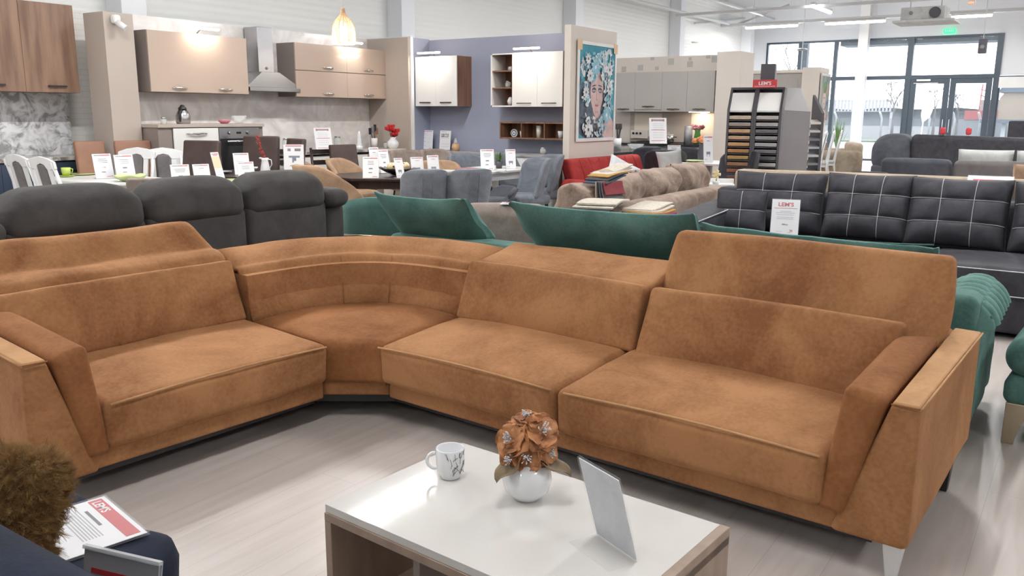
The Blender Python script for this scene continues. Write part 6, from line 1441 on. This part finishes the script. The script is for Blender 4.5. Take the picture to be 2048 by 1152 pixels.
for i, x in enumerate((0, .345)):
    for k in range(16):
        c_ = sc[i][k]; nm = 'sample_%d_%d' % (i, k); mat(nm, c_, rough=.35, c2=tuple(v*.78 for v in c_), scale=3, stretch=(2, 12, 2))
        z = 1.44-.086*k
        MB().hexa([(x+.034, -.01, z-.045), (x+.311, -.01, z-.045), (x+.311, .30, z+.0), (x+.034, .30, z+.0), (x+.034, -.02, z+.002), (x+.311, -.02, z+.002), (x+.311, .30, z+.02), (x+.034, .30, z+.02)]).build('sample', nm, t, bevel=.012, seg=3)
        MB().box(x+.03, x+.315, .0, .33, z-.062, z-.052).build('tray', 'display_dark', t)
MB().prism([(.0, 0), (.62, 0), (.62, 1.50), (.42, 1.80), (.16, 1.80), (.0, 1.55)], .692, .72, 'x').build('side_panel', 'display', t, bevel=.003)
MB().hexa([(.69, .0, 0), (1.02, .20, 0), (1.02, .24, 0), (.69, .04, 0), (.69, .0, 1.52), (1.02, .20, 1.50), (1.02, .24, 1.50), (.69, .04, 1.52)]).build('side_panel', 'display', t)
MB().hexa([(.69, .0, 1.52), (1.02, .20, 1.50), (1.02, .24, 1.50), (.69, .04, 1.52), (.69, .20, 1.80), (.86, .30, 1.80), (.86, .34, 1.80), (.69, .24, 1.80)]).build('slanted_panel', 'display', t)
MB().box(.38, .56, .12, .26, 1.80, 2.10).build('mast', 'display_dark', t, bevel=.004)
hb = MB(); hb.box(.30, .60, .06, .10, 1.80, 1.90, 0); hb.text("LEM'S", .060, 1, xf=tr(.45, .058, 1.835), wide=1.1); hb.box(.32, .58, .0585, .06, 1.815, 1.820, 1)
hb.build('header_board', ['p_red', 'white'], t)
for k in range(12):
    z = 1.38-.105*k; c_ = sc[1][k] if k < 8 else sc[0][k]
    nm = 'sample_2_%d' % k; mat(nm, c_, rough=.35)
    MB().hexa([(1.025, .24, z-.04), (1.16, .34, z-.04), (1.10, .50, z), (.98, .42, z), (1.025, .24, z-.015), (1.16, .34, z-.015), (1.10, .50, z+.02), (.98, .42, z+.02)]).build('sample', nm, t)
MB().hexa([(1.15, .33, 0), (1.18, .35, 0), (1.02, .72, 0), (.99, .70, 0), (1.15, .33, 1.48), (1.18, .35, 1.48), (1.02, .72, 1.72), (.99, .70, 1.72)]).build('side_board', 'display_dark', t)
# ---------------------------------------------------------------- shop window, doors and what lies outside
def wbar(y0, y1, z0, z1, x0=29.98, x1=30.12): return ('f', x0, x1, y0, y1, z0, z1)
def window(name, y0, y1, z0, z1, label=None, fw=.06):
    b = MB(); b.box(29.98, 30.10, y0, y0+fw, z0, z1).box(29.98, 30.10, y1-fw, y1, z0, z1).box(29.98, 30.10, y0+fw, y1-fw, z0, z0+fw).box(29.98, 30.10, y0+fw, y1-fw, z1-fw, z1)
    o = struct(b.build(name, 'frame')); MB().box(30.03, 30.04, y0+fw, y1-fw, z0+fw, z1-fw).build('pane', 'glass', o); return o
window('window_1', 8.65, 9.80, 2.66, 3.90); window('window_2', 7.48, 8.65, 2.66, 3.90); window('window_3', 5.22, 7.48, 2.66, 3.90); window('window_4', 2.66, 5.22, 2.66, 3.90)
window('window_5', 8.65, 9.80, 0, 2.66); window('window_6', 7.48, 8.65, 0, 2.66); window('window_7', 5.22, 7.48, 0, 2.66); window('window_8', -3.0, 2.66, 0, 2.66)
def door(name, y0, y1, hy):
    b = MB(); b.box(29.96, 30.06, y0, y0+.16, 0, 2.60).box(29.96, 30.06, y1-.16, y1, 0, 2.60).box(29.96, 30.06, y0+.16, y1-.16, 0, .25).box(29.96, 30.06, y0+.16, y1-.16, 2.45, 2.60)
    o = struct(b.build(name, 'frame')); MB().box(30.0, 30.01, y0+.16, y1-.16, .25, 2.45).build('pane', 'glass', o)
    MB().tube([(29.95, hy, .95), (29.90, hy, .95), (29.90, hy, 1.35), (29.95, hy, 1.35)], .012, n=8).build('handle', 'silver_leg', o); return o
door('door_1', 3.98, 5.10, 4.06); door('door_2', 2.82, 3.96, 3.88)
struct(MB().box(29.94, 30.12, 5.10, 5.24, 0, 3.9).box(29.94, 30.12, 2.64, 2.80, 0, 3.9).box(29.94, 30.12, 2.80, 5.10, 2.60, 2.70).build('trim_4', 'frame'))
t = thing('door_closer', 'pale door closer arm above the left leaf of the entrance door', 'door closer', (29.9, 4.72, 2.53))
MB().box(0, .06, -.2, .2, 0, .06).build('body', 'silver_leg', t); MB().box(.01, .03, -.42, .28, -.07, -.05).build('arm', 'silver_leg', t)
tag(MB().box(29.93, 29.935, .95, 1.55, 1.22, 2.0).build('window_notice', 'paper'), 'sheet of white paper stuck on the right window', 'notice')
struct(MB().box(29.90, 29.97, -3, 2.64, 2.30, 2.62).build('trim_5', 'white'))
# outside: pavement, road, verge
M['asphalt'] = mat('pale_wet_asphalt', (.125, .15, .175), rough=.35, c2=(.145, .17, .195), scale=1); M['verge'] = mat('verge_grass', (.055, .075, .045), rough=.9, c2=(.085, .095, .065), scale=1.5)
M['field'] = mat('winter_field', (.075, .073, .078), rough=.9, c2=(.10, .098, .10), scale=.4); M['hazewall'] = mat('distant_pale_wall', (.15, .165, .185), rough=.8)
struct(MB().box(30.2, 52, -60, 90, -.12, -.02).build('ground_pavement', 'asphalt'))
struct(MB().box(52, 60, -60, 90, -.10, .05).build('ground_verge', 'verge'))
struct(MB().box(60, 300, -120, 220, -.12, .0).build('ground_field', 'field'))
for x, lb in ((41, 'nearer white line painted on the road outside'), (46.5, 'farther white line painted on the road outside')):
    tag(MB().box(x, x+.18, -40, 70, -.02, -.012).build('road_line', 'white'), lb, 'road marking')
# fence posts with bent tops, one object each
M['concrete'] = mat('pale_concrete', (.34, .36, .38), rough=.8)
p0 = None
for i in range(14):
    y = 19.4-1.36*i; x = 57.5
    if p0 is None:
        p0 = MB().tube([(0, 0, 0), (0, 0, 1.25), (-.08, .05, 1.45), (-.25, .1, 1.65)], .06, n=6).build('fence_post', 'concrete', loc=(x, y, .03)); tag(p0, 'white concrete fence post with a bent top on the far side of the road', 'fence post', 'bent concrete fence posts across the road')
    else: c_ = p0.copy(); COL.objects.link(c_); c_.location = (x, y, .03)
M['mesh'] = mat('wire_mesh_haze', (.10, .11, .12), rough=.8, alpha=.15)
tag(MB().box(57.5, 57.53, -16, 24, .05, 1.3).build('wire_fence', 'mesh'), 'fine wire fence strung between the concrete posts across the road', 'fence')
# industrial railing with vertical stripes, far
M['stripes'] = mat('white_stripe_paint', (.26, .27, .285), rough=.7)
b = MB()
for i in range(46): b.box(100, 100.1, 18.7+i*.36, 18.7+i*.36+.20, 1.9, 3.2)
b.box(100.1, 100.2, 18.5, 35.3, 1.9, 2.0).box(100.1, 100.2, 18.5, 35.3, 3.0, 3.1).box(100.1, 100.3, 18.5, 18.8, -.1, 2.0).box(100.1, 100.3, 35, 35.3, -.1, 2.0)
tag(b.build('striped_hoarding', 'stripes'), 'long fence of white vertical slats far beyond the road', 'fence')
def bare_tree(x, y, H, label, sd, spread=1.0):
    H = H*.56
    t = thing('bare_tree', label, 'tree', (x, y, 0)); rnd = random.Random(sd); b = MB()
    MB().cyl((0, 0, 0), (.1, 0, H*.30), .11, .08, n=8).build('trunk', 'bark', t)
    def br(p, d, l, r, k):
        q = p+d*l; b.cyl(p, q, r, r*.65, n=5, caps=False)
        if k:
            for j in range(3 if k > 1 else 4):
                a = rnd.uniform(0, 2*PI); s_ = Vector((math.cos(a), math.sin(a), rnd.uniform(-.1, .6)))*.55*spread; br(q, (d+s_).normalized(), l*rnd.uniform(.6, .8), r*.6, k-1)
    br(Vector((.1, 0, H*.30)), Vector((0, 0, 1)), H*.24, .07, 5); tag(b.build('branches', 'bark', t), None, None, kind='stuff')
M['bark'] = mat('bare_bark', (.075, .07, .072), rough=.9)
bare_tree(64, 11.8, 7.2, 'bare young tree seen right of the white window column', 3)
bare_tree(66, 19.6, 15, 'bare tree filling the upper left window pane', 9, 1.2)
bare_tree(70, 12.9, 5.6, 'low dense bare tree left behind the banner', 5, 1.3)
bare_tree(66, 9.5, 6.4, 'bare round tree behind the banner, left half of the door glass', 7, 1.4)
bare_tree(68, 8.3, 5.8, 'bare bushy tree seen through the middle of the entrance doors', 12, 1.5)
t = thing('street_lamp', 'thin street lamp column outside, left of the white window column', 'street lamp', (50, 11.3, 0))
MB().cyl((0, 0, 0), (0, 0, 6.4), .07, .05, n=8).build('pole', 'concrete', t); MB().tube([(0, 0, 6.4), (-.3, -.2, 6.9), (-1.2, -.6, 7.0)], .04, n=6).build('arm', 'concrete', t)
t = thing('flag_banner', 'tall white feather banner on a pole with a cross foot outside the entrance', 'banner', (50, 7.75, 0), R(-90))
MB().prism([(.0, 1.1), (.34, 1.4), (.50, 2.0), (.42, 2.65), (.1, 2.7), (-.06, 2.2), (-.1, 1.5)], -.01, .01, 'y').build('flag', 'white_f', t)
MB().cyl((-.02, 0, 0), (.06, 0, 1.5), .03, n=6).build('pole', 'white', t)
MB().box(-.5, -.05, -.2, .2, 0, .28).build('foot', 'white', t); MB().box(.08, .6, -.2, .2, 0, .28).build('foot', 'white', t)
t = thing('roadside_kiosk', 'tan kiosk building with a blue grey roof beyond the right window', 'building', (52, 4.45, 0), R(-90))
M['kiosktan'] = mat('kiosk_tan', (.20, .155, .115), rough=.7, c2=(.22, .17, .13), scale=1); M['kioskroof'] = mat('kiosk_blue_grey', (.055, .075, .10), rough=.6)
MB().prism([(0, 1.3), (9, 1.3), (9, 2.7), (.2, 2.7), (0, 2.4)], 0, 4, 'y').build('wall', 'kiosktan', t); MB().prism([(-.1, 2.7), (9, 2.7), (9, 3.3), (.5, 3.3), (.1, 3.05)], -.2, 4.2, 'y').build('roof', 'kioskroof', t)
MB().box(-.8, 9, -.3, 4, 1.12, 1.3).build('deck', 'kioskroof', t)
for x in (.2, 3, 6, 8.5): MB().box(x, x+.2, .2, .4, 0, 1.12).build('pillar', 'concrete', t)
t = thing('red_container', 'low red and white container seen through the right door leaf', 'container', (75, 8.7, 0), R(-90))
MB().box(0, 2.9, 0, 3, 1.2, 1.9).build('red_band', mat('outside_red', (.22, .035, .035), rough=.6), t); MB().box(-.6, 3.2, .1, 3, 0, 1.2).build('lower_wall', 'hazewall', t); MB().box(1.0, 3.6, .2, 3, 1.9, 2.7).build('upper_wall', mat('outside_pinkish', (.18, .145, .15), rough=.7), t)
t = thing('lattice_mast', 'thin red and white lattice mast above the red container', 'mast', (85, 8.5, 0))
for dy in (-.35, .35): MB().cyl((0, dy, 0), (0, dy*.5, 4.2), .06, n=5).build('rail', 'outside_red', t)
b = MB()
for k in range(6): b.cyl((0, -.3, 1+k*.5), (0, .3, 1.3+k*.5), .04, n=5)
b.build('lattice', 'outside_red', t)
t = thing('distant_hedge', 'dark grey hedge line far away behind the fence', 'hedge', (140, 10, 0))
rnd = random.Random(2); b = MB()
def fnh(u, v): y_ = -80+180*u; return (2*math.sin(PI*v), y_, (2.7+1.1*noise.noise(Vector((y_*.12, 0, 1))))*math.sin(PI*v*.5)**.6)
b.grid(fnh, 120, 6).build('foliage', mat('hazy_hedge', (.075, .085, .10), rough=.9), t)
# a canopy strip outside above the entrance
struct(MB().box(30.2, 31.2, -3, 7.4, 3.72, 3.88).build('trim_6', 'frame'))
struct(MB().box(30.5, 30.75, 8.55, 8.85, 0, 6).build('column', 'kioskroof'))
